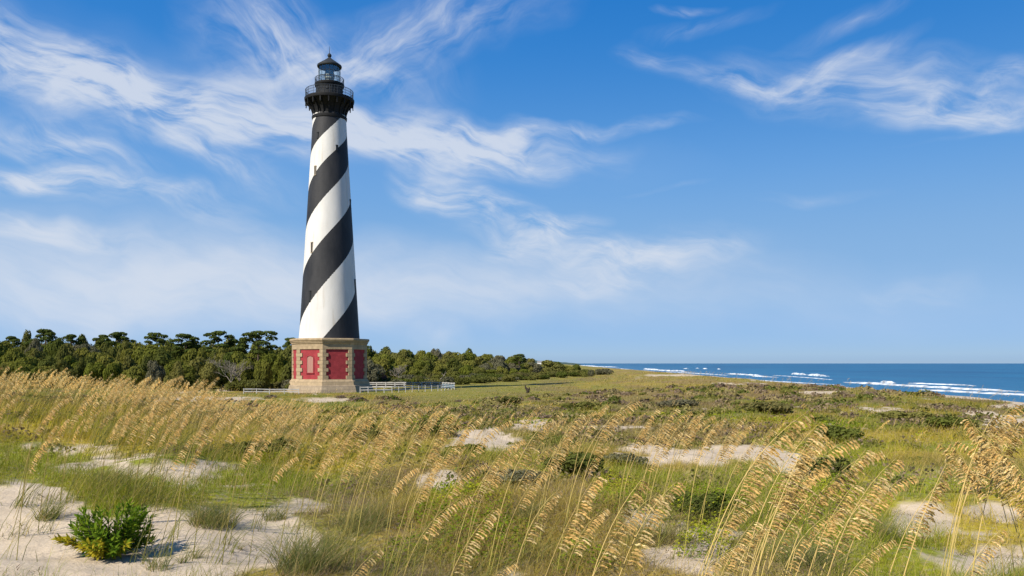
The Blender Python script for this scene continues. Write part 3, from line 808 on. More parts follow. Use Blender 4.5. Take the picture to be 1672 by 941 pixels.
fence('white post and rail fence right of the lighthouse, the nearer line with thin posts', [(588, 136), (640, 137), (715, 143), (742, 150)], 1.0, (.95, .5), 1.35, .085)
fence('white rail fence right of the lighthouse, the farther line with blue grey boards', [(600, 166), (660, 164), (718, 160), (742, 151)], 1.15, (.97, .68, .3), 2.0, .13, (9, 13))
fence('white rail fence behind the dune left of the lighthouse, the farther line', [(398, 165), (440, 166), (474, 167)], 1.05, (.95, .55), 2.0, .11)
fence('white rail fence left of the lighthouse, the nearer line in front of its base', [(398, 133), (440, 133.5), (488, 134)], .8, (.93, .45), 2.4, .08)

# ------------------------------------------------------------------ trees
def leaf_quads(C, Nn, size, rnd, asp=1.0):
    """quads centred C facing Nn"""
    n = len(C)
    up = rnd.normal(size=(n, 3)); t = np.cross(Nn, up); t /= np.linalg.norm(t, axis=1)[:, None] + 1e-9
    b = np.cross(Nn, t); b /= np.linalg.norm(b, axis=1)[:, None] + 1e-9
    s = np.asarray(size).reshape(-1, 1) * np.ones((n, 1))
    V = np.stack([C - t * s - b * s * asp, C + t * s - b * s * asp * .6, C + t * s * .8 + b * s * asp, C - t * s * .7 + b * s * asp * .8], 1).reshape(-1, 3)
    return V, np.arange(4 * n).reshape(n, 4)


def crown_mesh(name, lobes, per, size, seed, mat, jitter=.7, flat=1.0):
    rnd = np.random.default_rng(seed); Cs = []; Ns = []
    for (cx, cy, cz, rx, rz) in lobes:
        n = int(per * (rx ** 2) + 30)
        d = rnd.normal(size=(n, 3)); d /= np.linalg.norm(d, axis=1)[:, None]
        d[:, 2] = np.where((d[:, 2] < -.25) & (rnd.random(n) < .6), -d[:, 2], d[:, 2])
        ln = np.array([rx, rx, rz])
        bump_ = .72 + .36 * rnd.random(n) ** .7
        Cs.append(np.array([cx, cy, cz]) + d * ln * bump_[:, None])
        nn = d / ln + rnd.normal(size=(n, 3)) * jitter / rx; nn /= np.linalg.norm(nn, axis=1)[:, None]; Ns.append(nn)
    C = np.concatenate(Cs); Nn = np.concatenate(Ns)
    V, Fc = leaf_quads(C, Nn, size * (.55 + .9 * rnd.random(len(C))), rnd)
    return np_mesh(name, V, Fc, mat)


oak_mats = [leafy('oak leaves', False, (.165, .185, .03), (.07, .088, .017), .25, .45, .9, (.21, .20, .045)),
            leafy('dark oak leaves', False, (.105, .13, .026), (.045, .06, .014), .22, .45, .9, (.19, .175, .05)),
            leafy('grey green leaves', False, (.15, .15, .085), (.08, .085, .045), .2, .6, .5, (.17, .15, .1))]
pine_m = leafy('pine needles', False, (.09, .12, .027), (.04, .058, .015), .2, .7, .4, (.11, .125, .03))
shrub_m = leafy('shrub leaves', False, (.14, .17, .03), (.065, .085, .018), .3, .7, .7, (.16, .13, .06))
bark_m = simple('grey brown bark', (.13, .10, .075), (.08, .06, .045), 3, .9, .6, 8, .1, stretch=(3, 3, .5))
bare_m = simple('bleached dead wood', (.27, .235, .19), (.17, .15, .12), 3, .9, .4, 8, .1)
oaks = []
for k in range(8):
    rnd = np.random.default_rng(100 + k)
    lobes = []
    nl = 17
    for j in range(nl):
        a_ = rnd.random() * 6.283; rad_ = .62 * math.sqrt(rnd.random()) * (1 if j < 11 else 1.2); zc = .3 + .47 * rnd.random() * (1.15 - rad_)
        if j >= 11: zc = .12 + .2 * rnd.random()
        rx = .2 + .14 * rnd.random()
        lobes.append((rad_ * math.cos(a_) * .78, rad_ * math.sin(a_) * .78, zc, rx, rx * (.55 + .3 * rnd.random())))
    lobes.append((.05, 0, .62, .28, .2))
    cm = crown_mesh('crown', lobes, 3300, .028, 200 + k, oak_mats[0 if k in (0, 1, 2, 5) else 1 if k in (3, 4, 6) else 2], .36)
    tm = MB(); tm.tube([(0, 0, -.06), (.02, .01, .2), (-.02, .03, .42)], [.045, .033, .018], 7)
    for j in range(5):
        l = lobes[j]; tm.tube([(0, .01, .16 + .03 * j), (l[0] * .5, l[1] * .5, l[2] * .75), (l[0], l[1], l[2])], [.022, .015, .006], 5)
    oaks.append((cm, tm.mesh('trunk', bark_m)))
pines = []
for k in range(6):
    rnd = np.random.default_rng(300 + k); lobes = []; tm = MB()
    hgt = 1.0
    bend = [(0, 0, -.04), (.01 * rnd.normal(), 0, .35), (.02 * rnd.normal(), .01, .7), (.02 * rnd.normal(), 0, .93)]
    tm.tube(bend, [.022, .018, .012, .004], 7)
    for j in range(13):
        a_ = j * 2.4 + rnd.random(); t = (j + .5) / 13; zc = .56 + .40 * t; rad_ = (.31 - .17 * t) * (.55 + .75 * rnd.random())
        x_, y_ = rad_ * math.cos(a_), rad_ * math.sin(a_)
        lobes.append((x_, y_, zc, .085 + .05 * rnd.random(), .04 + .015 * rnd.random()))
        tm.tube([(0, 0, zc - .09), (x_ * .55, y_ * .55, zc - .045), (x_, y_, zc - .01)], [.008, .006, .003], 5)
    lobes.append((0, 0, .95, .11, .045))
    pines.append((crown_mesh('crown', lobes, 14000, .014, 400 + k, pine_m, .45), tm.mesh('trunk', bark_m)))
shrubs = []
for k in range(5):
    rnd = np.random.default_rng(500 + k); lobes = []
    for j in range(9):
        a_ = rnd.random() * 6.283; rad_ = .7 * math.sqrt(rnd.random()); lobes.append((rad_ * math.cos(a_), rad_ * math.sin(a_), .25 + .3 * rnd.random() * (1 - rad_ * .6), .34 + .12 * rnd.random(), .3 + .15 * rnd.random()))
    cm = crown_mesh('foliage', lobes, 1100, .05, 600 + k, shrub_m if k in (0, 4) else oak_mats[2] if k == 3 else oak_mats[1], .8)
    tm = MB()
    for j in range(4): tm.tube([(0, 0, -.1), (lobes[j][0] * .6, lobes[j][1] * .6, lobes[j][2])], [.03, .012], 5)
    shrubs.append((cm, tm.mesh('stem', bark_m)))


def tree(name, proto, x, y, sx, sz, rz, label, cat, group=None, names=('crown', 'trunk')):
    o = empty(name, (x, y, float(H(x, y))), rz); o.scale = (sx, sx, sz)
    tag(o, label, cat, group)
    for me_, nm in zip(proto, names): link(nm, me_, o)
    return o


def top_h(v, D, x): return EYE + (V0 - v) / F * D - float(H(x, D))


SKY_L = ([-120, 0, 40, 75, 120, 195, 250, 305, 355, 390, 420, 450, 475, 520, 560, 600], [551, 552, 549, 548, 551, 550, 551, 553, 555, 558, 559, 561, 561, 564, 566, 568])
rnd = np.random.default_rng(11)
for row, (D, f_) in enumerate([(152, .10), (163, .34), (176, .56), (192, .74), (212, .88), (236, 1.0)]):
    wid = [4.2, 5.2, 6.2, 6.8, 7.2, 7.6][row]
    step = wid * .8 / D * F
    u = -110 + rnd.random() * 20
    while u < 590:
        uu = u + rnd.normal() * step * .2; DD = D + rnd.normal() * 4
        vt = np.interp(uu, *SKY_L); v_t = 598 + (vt + 3 - 598) * f_ + rnd.normal() * 4.2 + (4 if f_ == 1 else 0)
        x = (uu - U0) / F * DD; h = max(3., top_h(v_t, DD, x))
        if not (LX - 10 < x < LX + 9 and DD < 160) and not (abs(uu - 378) < 26 and D < 160):
            k = int(rnd.integers(0, 7)) if rnd.random() < .88 else 7
            tree('oak_tree', oaks[k], x, DD, wid * (.48 + .4 * rnd.random()), h / .82, rnd.random() * 6.28,
                 'low bushy evergreen oak in the front row of the wood left of the lighthouse' if row < 2 else 'dark green evergreen oak inside the wood left of the lighthouse', 'tree', 'oaks of the left wood')
        u += step
PINES = [(75, 537, 222, 8.5, 'broad flat-topped pine above the wood, leftmost on the skyline'), (118, 546, 232, 6.5, 'small pine crown just right of the broadest leftmost pine'),
         (192, 542, 228, 8.0, 'wide dark pine on the skyline above the golden grass'), (168, 546, 236, 6.0, 'low rounded pine crown between two wider pines'),
         (256, 543, 222, 6.6, 'mid-sized pine on the skyline right of the wide dark pine'), (304, 545, 205, 7.2, 'flat-crowned pine with a visible bare trunk in the left wood'),
         (357, 540, 200, 8.0, 'tall pine with plate-like branches above the bare grey tree'), (421, 540, 178, 8.4, 'tall pine with long bare trunk standing clear left of the lighthouse'),
         (396, 551, 205, 3.2, 'slim pointed pine between the two tall open pines'), (478, 551, 215, 5.5, 'pine crown showing just behind the left edge of the lighthouse base'), (20, 549, 240, 6.5, 'pine crown at the left edge of the picture')]
for i, (u, v, D, wd, lab) in enumerate(PINES):
    x = (u - U0) / F * D
    tree('pine_tree', pines[i % 6], x, D, wd / .62, top_h(v, D, x), i * 1.3, lab, 'tree', 'pines of the left wood')
# right wood, receding towards the sea
RT = ([590, 640, 700, 750, 800, 850, 880], [566, 571, 573, 574, 580, 584, 589])
for row, (off, f_) in enumerate([(0, .35), (14, .62), (30, .85), (52, 1.0), (85, 1.0)]):
    u = 588 + rnd.random() * 12
    while u < 868:
        D = float(np.interp(u, [590, 640, 700, 800, 860], [182, 200, 222, 262, 300])) + off + rnd.normal() * 4
        wid = [4.6, 6.2, 7.4, 8, 8][row]; step = wid * .78 / D * F
        vt = np.interp(u, *RT); v_t = 610 + (vt - 610) * f_ + rnd.normal() * 1.8
        x = (u - U0) / F * D
        if not (abs(u - 618) < 24 and row == 0):
            k = int(rnd.integers(0, 7)) if rnd.random() < .8 else 7
            tree('oak_tree', oaks[k], x, D, wid * (.62 + .2 * rnd.random()), max(2.6, top_h(v_t, D, x)) / .82, rnd.random() * 6.28,
                 'low bushy oak along the front edge of the wood right of the lighthouse' if row < 2 else 'rounded dark oak in the wood right of the lighthouse', 'tree', 'oaks of the right wood')
        u += step
x, D = (848 - U0) / F * 300, 300
tree('pine_tree', pines[2], x, D, 9.5, top_h(578, D, x), 1, 'lone open pine above the low end of the right wood near the sea', 'tree')
BUSH = [(893, 589.5, 322, 14, 0, 'large dark rounded bush at the seaward end of the wood'), (924, 597, 350, 8, 1, 'small round bush right of the large dark seaward bush'), (941, 594.5, 365, 4, 2, 'tiny lone tree at the very end of the wood beside the sea'),
        (872, 592, 318, 9, 3, 'greyish bush between the lone pine and the large dark seaward bush'), (846, 612, 232, 8, 4, 'dark low bush standing in front of the right wood'), (908, 592, 330, 9, 5, 'dark bush leaning against the right side of the large seaward bush')]
for (u, v, D, wd, k, lab) in BUSH:
    x = (u - U0) / F * D
    tree('round_bush', oaks[[3, 1, 4, 7, 6, 3][k]], x, D, wd * .66, top_h(v, D, x) / .82, k * 1.1, lab, 'bush', 'bushes at the end of the wood')
# low scrub in front of both woods
for i in range(120):
    u = rnd.uniform(380, 480) if i < 12 else rnd.uniform(600, 990)
    D = rnd.uniform(146, 158) if i < 12 else float(np.interp(u, [600, 700, 850, 940], [180, 205, 240, 300])) + rnd.uniform(-34, 6)
    if 590 < u < 760: D = max(D, 174 + rnd.random() * 6)
    x = (u - U0) / F * D; wd = rnd.uniform(1.2, 3.2)
    tree('scrub_bush', shrubs[int(rnd.integers(0, 5))], x, D, wd, rnd.uniform(1.3, 2.6), rnd.random() * 6.28,
         'low green scrub bush before the wood left of the lighthouse' if i < 12 else 'low green scrub bush at the foot of the right wood', 'bush', 'scrub along the wood edge', ('foliage', 'stem'))


def bare_tree(u, v_top, D, seed, label, spread=.42, name='bare_tree'):
    x = (u - U0) / F * D; h = top_h(v_top, D, x); rn = random.Random(seed)
    o = empty(name, (x, D, float(H(x, D)))); tag(o, label, 'dead tree', 'bare grey trees')
    tr_ = MB(); tr_.tube([(0, 0, -.3), (.1, 0, h * .25), (-.05, .1, h * .5)], [.16, .12, .09], 7); tr_.build('trunk', bare_m, o)
    lim = MB()

    def grow(p_, d, L, r_, dep):
        mid_ = p_ + d * L * .5 + Vector((rn.uniform(-1, 1), rn.uniform(-1, 1), rn.uniform(-.3, 1))) * L * .12
        e = p_ + d * L + Vector((0, 0, L * .08)); lim.tube([p_, mid_, e], [r_, r_ * .75, r_ * .5], 5)
        if dep:
            for q_ in range(4 if dep > 1 else 5):
                s_ = mid_ if q_ == 0 else e if q_ < 3 else p_ + (e - p_) * .75
                dd = (d + Vector((rn.uniform(-1, 1), rn.uniform(-1, 1), rn.uniform(-.35, .75))) * .95).normalized(); grow(s_, dd, L * rn.uniform(.5, .72), r_ * .55, dep - 1)
    for q_ in range(7):
        a_ = q_ * .9 + rn.random(); dd = Vector((math.cos(a_), math.sin(a_) * .8, rn.uniform(.35, 1.3))).normalized()
        grow(Vector((.03, .03, h * rn.uniform(.2, .48))), dd, h * spread * rn.uniform(.6, 1), .075, 3)
    lim.build('limbs', bare_m, o)


bare_tree(377, 572, 150, 3, 'bare bleached grey tree in front of the wood left of the lighthouse', .33)
bare_tree(392, 580, 154, 8, 'smaller bare grey tree close behind the bleached one', .27)
bare_tree(650, 590, 196, 5, 'thin grey dead tree among the bushes right of the lighthouse', .26)
# leaning driftwood snag
x, y, z = hit(722, 622); o = empty('dead_snag', at(719, 624, 190)); o.location.z = float(H(o.location.x, o.location.y)); tag(o, 'crooked pale dead snag leaning right behind the white fence', 'dead tree')
b = MB(); b.tube([(0, 0, -.2), (.1, 0, 1.2), (.9, 0, 1.9), (1.2, .1, 3.0)], [.2, .17, .13, .05], 7); b.build('trunk', bare_m, o)
b = MB(); b.tube([(.85, 0, 1.85), (.4, .1, 2.4), (.2, .1, 2.5)], [.08, .05, .02], 5); b.tube([(1.0, 0, 2.3), (1.5, -.1, 2.7)], [.06, .02], 5); b.build('limbs', bare_m, o)
# dark forked stump in the meadow
o = empty('tree_stump', at(861, 645, 128)); o.location.z = float(H(o.location.x, o.location.y)); tag(o, 'small dark forked stump standing alone in the green meadow', 'stump')
stump_m = simple('dark rotten wood', (.045, .035, .025), (.03, .022, .016), 3, .95)
b = MB(); b.tube([(0, 0, -.2), (.1, 0, .35), (-.28, 0, .8), (-.35, 0, 1.25)], [.3, .28, .14, .05], 7); b.tube([(.1, 0, .2), (.3, 0, .55), (.33, 0, .85)], [.24, .16, .05], 7); b.build('stump_wood', stump_m, o)

# ------------------------------------------------------------------ grass (blades)
WIND = np.array([1.0, .15, 0.])


def blades(P, h, wdt, lean, colr, rnd, curl=1.0, wind=.55, seg=3):
    """curved tapering blades rooted at P"""
    n = len(P); a_ = rnd.random(n) * 6.283
    dirx = np.cos(a_) * (1 - wind) + WIND[0] * wind; diry = np.sin(a_) * (1 - wind) + WIND[1] * wind
    ln = np.hypot(dirx, diry) + 1e-6; dirx /= ln; diry /= ln
    # blade faces turn at random
    fa = rnd.random(n) * 3.1416; sx = np.cos(fa); sy = np.sin(fa)
    V = np.zeros((n, 2 * seg + 1, 3), np.float32)
    for k in range(seg + 1):
        t = k / seg
        out_ = h * lean * (t * .35 + .65 * t ** 2) * curl; up = h * (t - .28 * lean * t ** 2)
        c = np.stack([P[:, 0] + dirx * out_, P[:, 1] + diry * out_, P[:, 2] + up], -1)
        if k == seg: V[:, 2 * seg] = c
        else:
            ww = wdt * (1 - t * .75) * .5
            off = np.stack([sx * ww, sy * ww, 0 * ww], -1)
            V[:, 2 * k] = c - off; V[:, 2 * k + 1] = c + off
    b0 = np.arange(n)[:, None] * (2 * seg + 1)
    tri = []
    for k in range(seg - 1): tri += [(2 * k, 2 * k + 1, 2 * k + 3), (2 * k, 2 * k + 3, 2 * k + 2)]
    tri.append((2 * seg - 2, 2 * seg - 1, 2 * seg))
    Fc = (b0[:, :, None] + np.array(tri)[None]).reshape(-1, 3)
    Cc = np.repeat(colr[:, None, :], 2 * seg + 1, 1).reshape(-1, 3)
    return V.reshape(-1, 3), Fc, Cc


def joined(name, parts, mat):
    Vs, Fs, Cs = [], [], []; b = 0
    for V, Fc, Cc in parts:
        Vs.append(V); Fs.append(Fc + b); Cs.append(Cc); b += len(V)
    return np_mesh(name, np.concatenate(Vs), np.concatenate(Fs), mat, np.concatenate(Cs))


blade_m = leafy('grass blades', True, trans=.42)
rnd = np.random.default_rng(21)


def scatter(n, y0, y1, tmax=.74):
    """points spread evenly in area over the wedge in view (with a margin)"""
    y = np.sqrt(rnd.random(n) * (y1 ** 2 - y0 ** 2) + y0 ** 2); x = (rnd.random(n) * 2 - 1) * tmax * y
    return x, y


parts = []
for (y0, y1, n, hm, wd, lean) in [(2.2, 6, 22000, .27, .0042, 1.15), (6, 11, 62000, .26, .005, 1.1), (11, 20, 85000, .25, .007, 1.05), (20, 36, 80000, .24, .012, 1.0), (36, 70, 70000, .25, .024, .8), (70, 130, 46000, .28, .05, .6), (130, 300, 30000, .34, .11, .5)]:
    x, y = scatter(n, y0, y1)
    z = H(x, y); s = sand_mask(x, y, z); cl = fbm(x / 1.1, y / 1.1, 3, 61); cl2 = fbm(x / 4, y / 4, 2, 67)
    keep = rnd.random(n) < np.clip((1 - s) ** 1.5 * sstep(.28, .55, cl + .25 * (cl2 - .4)), .0, 1) + .009 * s
    shore = x - (37 + .05 * y); keep &= shore < 2
    keep &= ~((np.hypot(x - LX, y - LY) < 8.2))
    x, y, z, cl, cl2 = x[keep], y[keep], z[keep], cl[keep], cl2[keep]; n = len(x)
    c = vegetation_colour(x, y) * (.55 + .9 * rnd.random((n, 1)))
    dry = (rnd.random(n) < .2)[:, None]; c = np.where(dry, np.array([.50, .38, .17]) * (.7 + .5 * rnd.random((n, 1))), c)
    meadow = sstep(75, 105, y) * sstep(-.17, -.09, x / y) * (1 - sstep(-25, 5, x - .12 * y + 2))
    hh = hm * (.45 + .9 * rnd.random(n)) * (.55 + .9 * cl) * (1 - .55 * meadow) * np.where(s[keep] > .5, .5, 1)
    parts.append(blades(np.stack([x, y, z - .02], -1), hh, wd * (.7 + .6 * rnd.random(n)), lean * (.15 + 1.1 * rnd.random(n) ** 1.3), c, rnd, 1.0, .24))
# tall straw coloured stalks without heads among the oats
x, y = scatter(60000, 6, 32); z = H(x, y); s = sand_mask(x, y, z); u = U0 + F * x / y
cl = fbm(x / 2.2, y / 2.2, 2, 83)
keep = (rnd.random(len(x)) < sstep(.36, .62, cl) * np.interp(u, [-100, 330, 560, 900, 1300, 1700], [.2, .2, .13, .1, .06, .05]) * (1 - .85 * s))
x, y, z = x[keep], y[keep], z[keep]; n = len(x); t = rnd.random((n, 1))
c = np.array([.62, .46, .17]) * (1 - t) + np.array([.46, .38, .10]) * t
parts.append(blades(np.stack([x, y, z - .02], -1), .3 + .45 * rnd.random(n), np.maximum(.0038, .00055 * y), .35 + .35 * rnd.random(n), c, rnd, 1.0, .8))
tag(link('dune_grass', joined('dune_grass', parts, blade_m)), 'fine grey green and straw coloured grass covering the dunes', 'grass', kind='stuff')

# leafy creeping ground cover: bright green patches
leaf_m = leafy('creeper leaves', True, trans=.3)
COVER = [(740, 830, 90, 40, 1.0), (800, 900, 80, 40, .9), (1140, 835, 70, 35, 1.0), (1010, 820, 60, 30, .8), (1150, 900, 60, 30, .8), (110, 703, 60, 8, .9), (700, 700, 70, 16, 1.0), (1350, 800, 70, 20, .8), (1420, 760, 120, 25, .6),
         (930, 770, 70, 20, .8), (640, 905, 60, 30, .5), (1330, 700, 140, 14, .55), (860, 690, 60, 6, .6), (1000, 780, 120, 16, .6), (440, 745, 70, 16, .7), (1240, 690, 200, 20, .4), (1500, 720, 120, 20, .4), (950, 930, 70, 20, .7)]
n = 170000
x, y = scatter(n, 3, 15); x2, y2 = scatter(n, 15, 60); x = np.concatenate([x, x2]); y = np.concatenate([y, y2]); z = H(x, y)
u = U0 + F * x / y; v = V0 + F * (EYE - z) / y
mm = np.zeros(len(x))
for (a_, b_, ru, rv, wt) in COVER: mm = np.maximum(mm, wt * np.exp(-(((u - a_) / ru) ** 2 + ((v - b_) / rv) ** 2)))
mm = mm + .9 * (fbm(x / .7, y / .7, 3, 71) - .5) + .3 * (fbm(x / 3, y / 3, 2, 73) - .5)
keep = (mm > .41) & (rnd.random(len(x)) < .9)
x, y, z, mm = x[keep], y[keep], z[keep], mm[keep]; n = len(x)
hgt = np.clip((mm - .28) * .5, .02, .32) * (.25 + .75 * rnd.random(n))
nn = np.stack([rnd.normal(size=n) * .55, rnd.normal(size=n) * .55, np.ones(n)], -1); nn /= np.linalg.norm(nn, axis=1)[:, None]
V, Fc = leaf_quads(np.stack([x, y, z + hgt], -1), nn, np.maximum(.013, .0011 * y) * (.6 + .8 * rnd.random(n)), rnd, .8)
tone = rnd.random((n, 1)); c = np.array([.17, .22, .018]) * (1 - tone) + np.array([.38, .37, .025]) * tone
c = np.where(fbm(x / 1.5, y / 1.5, 2, 77)[:, None] > .55, c * np.array([.55, .7, .7]), c)
tag(link('creeping_plants', np_mesh('creeping_plants', V, Fc, leaf_m, np.repeat(c, 4, 0))), 'bright green leafy creepers spreading between the grass', 'ground cover', kind='stuff')

# low mounds of mixed scrub that cover the far slopes
n = 1500
x, y = scatter(n, 12, 40); x2, y2 = scatter(1500, 40, 115); x = np.concatenate([x, x2]); y = np.concatenate([y, y2]); z = H(x, y)
s_m = sand_mask(x, y, z); cl = fbm(x / 6, y / 9, 3, 95)
meadow = sstep(75, 100, y) * sstep(-.17, -.09, x / y) * (1 - sstep(-25, 5, x - .12 * y + 2))
keep = (s_m < .25) & (rnd.random(len(x)) < (sstep(.38, .58, cl) * .9 + .12) * np.where((y < 36) & (x < -2), .35, 1)) & (x - (37 + .05 * y) < 1) & (meadow < .4) & (np.hypot(x - LX, y - LY) > 12)
Cs, Ns, Sz, Cl = [], [], [], []
for xx, yy in zip(x[keep], y[keep]):
    rr_ = rnd.uniform(.22, .7) * (1 if yy < 40 else 1.6); m_ = 85 if yy < 40 else 60
    d = rnd.normal(size=(m_, 3)); d /= np.linalg.norm(d, axis=1)[:, None]; d[:, 2] = np.abs(d[:, 2])
    pp = np.stack([xx + d[:, 0] * rr_ * (.6 + .5 * rnd.random(m_)), yy + d[:, 1] * rr_ * (.6 + .5 * rnd.random(m_)), d[:, 2] * rr_ * rnd.uniform(.3, .55) * (.5 + .6 * rnd.random(m_))], -1)
    pp[:, 2] += H(pp[:, 0], pp[:, 1])
    Cs.append(pp); nn = d + rnd.normal(size=(m_, 3)) * .6; Ns.append(nn / np.linalg.norm(nn, axis=1)[:, None])
    Sz.append(np.full(m_, max(.028, .0016 * yy)) * (.6 + .7 * rnd.random(m_)))
    base_c = [(.16, .16, .04), (.24, .21, .08), (.22, .165, .11), (.19, .14, .10), (.11, .13, .03), (.27, .22, .11)][int(rnd.integers(0, 6))]
    Cl.append(np.array(base_c) * (.7 + .6 * rnd.random((m_, 1))))
V, Fc = leaf_quads(np.concatenate(Cs), np.concatenate(Ns), np.concatenate(Sz), rnd, .8)
tag(link('dune_scrub', np_mesh('dune_scrub', V, Fc, leaf_m, np.repeat(np.concatenate(Cl), 4, 0))), 'low mottled olive and brown scrub covering the dune slopes', 'scrub', kind='stuff')

# brown dead brush and litter: short wiry twigs
n = 60000
x, y = scatter(n, 3, 14); x2, y2 = scatter(n, 14, 70); x = np.concatenate([x, x2]); y = np.concatenate([y, y2]); z = H(x, y); n = len(x)
k = fbm(x / 5 + 9, y / 14, 3, 53); s = sand_mask(x, y, z)
keep = rnd.random(n) < np.clip(sstep(.5, .64, k) * (1 - s) + .3 * s * (fbm(x / .8, y / .8, 2, 91) > .52), 0, 1)
keep &= (x - (37 + .05 * y)) < 1
x, y, z, s = x[keep], y[keep], z[keep], s[keep]; n = len(x)
tone = rnd.random((n, 1)); c = np.array([.20, .145, .09]) * (1 - tone) + np.array([.33, .26, .17]) * tone
c = np.where(s[:, None] > .5, c * .6, c)
V, Fc, Cc = blades(np.stack([x, y, z], -1), np.where(s > .5, .085, .17) * (.4 + rnd.random(n)), np.where(s > .5, np.maximum(.007, .0009 * y), np.maximum(.004, .0007 * y)), 1.2 + 1.6 * rnd.random(n), c, rnd, 1.0, .15)
tag(link('dead_brush', np_mesh('dead_brush', V, Fc, blade_m, Cc)), 'wiry brown dead twigs and litter lying between the plants', 'brush', kind='stuff')

# ------------------------------------------------------------------ single grass tufts standing on bare sand
def tuft(u, v, h, wid, n, label, green=1.0, seed=0):
    x, y, z = hit(u, v); rn = np.random.default_rng(seed)
    a_ = rn.random(n) * 6.283; r_ = wid * .5 * np.sqrt(rn.random(n)) * .6
    P = np.stack([r_ * np.cos(a_), r_ * np.sin(a_), np.full(n, -.02)], -1)
    P[:, 2] += H(x + P[:, 0], y + P[:, 1]) - z
    t = rn.random((n, 1)); c = (np.array([.13, .16, .06]) * (1 - t) + np.array([.24, .25, .08]) * t) * green
    c = np.where(rn.random((n, 1)) < .25, np.array([.42, .33, .17]), c)
    V, Fc, Cc = blades(P, h * (.5 + .6 * rn.random(n)), np.full(n, .0055), .5 + .8 * rn.random(n), c, rn, 1, .35)
    o = link('grass_tuft', np_mesh('grass_tuft', V, Fc, blade_m, Cc)); o.location = (x, y, z)
    return tag(o, label, 'grass tuft', 'grass tufts on the bare sand')


for i, t_ in enumerate([(75, 848, .36, .35, 190, 'green grass tuft on bare sand above and left of the leafy green shrub'), (345, 858, .42, .8, 620, 'wide low grass tuft on the sand right of the leafy green shrub'),
                        (320, 912, .22, .14, 45, 'small thin grass tuft on open sand below the wide low tuft'), (390, 898, .16, .08, 22, 'tiny grass sprig standing alone on the white sand'),
                        (258, 930, .26, .3, 90, 'sparse grass tuft just right of the leafy green shrub near the bottom edge'), (500, 930, .5, .85, 620, 'big dense grass tuft at the bottom edge beside the bare sand'),
                        (175, 800, .42, .7, 460, 'dense grass tuft right behind the leafy green shrub'), (295, 920, .2, .12, 35, 'short straw-like tuft between the leafy shrub and the small thin tuft'),
                        (450, 850, .3, .4, 150, 'loose grass tuft at the right end of the bare sand'), (1430, 880, .4, .6, 380, 'thick grass tuft under the tall oats at right'),
                        (1320, 930, .45, .8, 520, 'dense dark grass tuft at the foot of the right oat clump'), (1625, 800, .34, .6, 260, 'grass tuft on the sandy slope at the right edge'),
                        (590, 860, .42, .9, 520, 'broad grass tuft left of the bright creepers'), (860, 850, .36, .7, 360, 'grass tuft between the bright creepers and the bent oats')]):
    tuft(*t_, seed=900 + i)

# ------------------------------------------------------------------ the leafy green shrub on the sand
x, y, z = hit(178, 908)
sb = empty('leafy_shrub', (x, y, z)); tag(sb, 'low glossy green shrub with yellowing lower leaves on bare sand at lower left', 'shrub')
rn = np.random.default_rng(77); Cg, Ng, Dg = [], [], []; stems = MB()


def lance(C, D, Nn, L, W):
    """pointed leaves: base C, direction D, normal Nn"""
    Sd = np.cross(D, Nn); Sd /= np.linalg.norm(Sd, axis=1)[:, None] + 1e-9
    L = L[:, None]; W = W[:, None]
    V = np.stack([C, C + D * L * .45 - Sd * W * .5 + Nn * W * .12, C + D * L - Nn * L * .12, C + D * L * .45 + Sd * W * .5 + Nn * W * .12, C + D * L * .5], 1)
    n = len(C); b0 = np.arange(n)[:, None] * 5
    Fc = (b0[:, :, None] + np.array([(0, 4, 1), (1, 4, 2), (0, 3, 4), (3, 2, 4)])[None]).reshape(-1, 3)
    return V.reshape(-1, 3), Fc


Lc, Ld, Ln_, yel = [], [], [], []
for i in range(72):
    az_ = rn.random() * 6.283; tilt = .15 + 1.15 * rn.random() ** .8; L = (.44 - .12 * (tilt / 1.3)) * (.75 + .4 * rn.random())
    d0 = np.array([math.cos(az_) * math.sin(tilt), math.sin(az_) * math.sin(tilt), math.cos(tilt)])
    base_ = np.array([.07 * math.cos(az_), .07 * math.sin(az_), 0.])
    pts = [base_, base_ + d0 * L * .5 + np.array([0, 0, .03]), base_ + d0 * L + np.array([0, 0, .02])]
    stems.tube([tuple(q_) for q_ in pts], [.006, .005, .002], 5)
    isy = tilt > .95 and (math.sin(az_) < .1) and rn.random() < .75
    for j in range(30):
        t = .3 + .7 * (j + 1) / 30; c_ = base_ + d0 * L * t + np.array([0, 0, .03 * t])
        aa = j * 2.4; e1 = np.cross(d0, [0.3, .1, 1.]); e1 /= np.linalg.norm(e1); e2 = np.cross(d0, e1)
        dd = d0 * (.25 + .75 * t) + (e1 * math.cos(aa) + e2 * math.sin(aa)) * (1.05 - .5 * t); dd /= np.linalg.norm(dd)
        Lc.append(c_); Ld.append(dd); nn_ = d0 - dd * np.dot(d0, dd); nn_ += np.array([0, 0, .3]); Ln_.append(nn_ / np.linalg.norm(nn_)); yel.append(isy and rn.random() < .8 or (t < .45 and tilt > .8 and rn.random() < .35))
Lc, Ld, Ln_, yel = map(np.array, (Lc, Ld, Ln_, yel))
for flag, nm, ca, cb_ in ((False, 'green_leaves', (.075, .15, .013), (.20, .28, .022)), (True, 'yellow_leaves', (.30, .28, .02), (.42, .34, .03))):
    k_ = yel == flag; n = int(k_.sum()); V, Fc = lance(Lc[k_], Ld[k_], Ln_[k_], .06 + .035 * rn.random(n), (.019 + .008 * rn.random(n)))
    t = rn.random((n, 1)); c = np.array(ca) * (1 - t) + np.array(cb_) * t
    mm_ = leafy(nm.replace('_', ' '), True, trans=.28)
    link(nm, np_mesh(nm, V, Fc, mm_, np.repeat(c, 5, 0)), sb)
stems.build('stems', bark_m, sb)

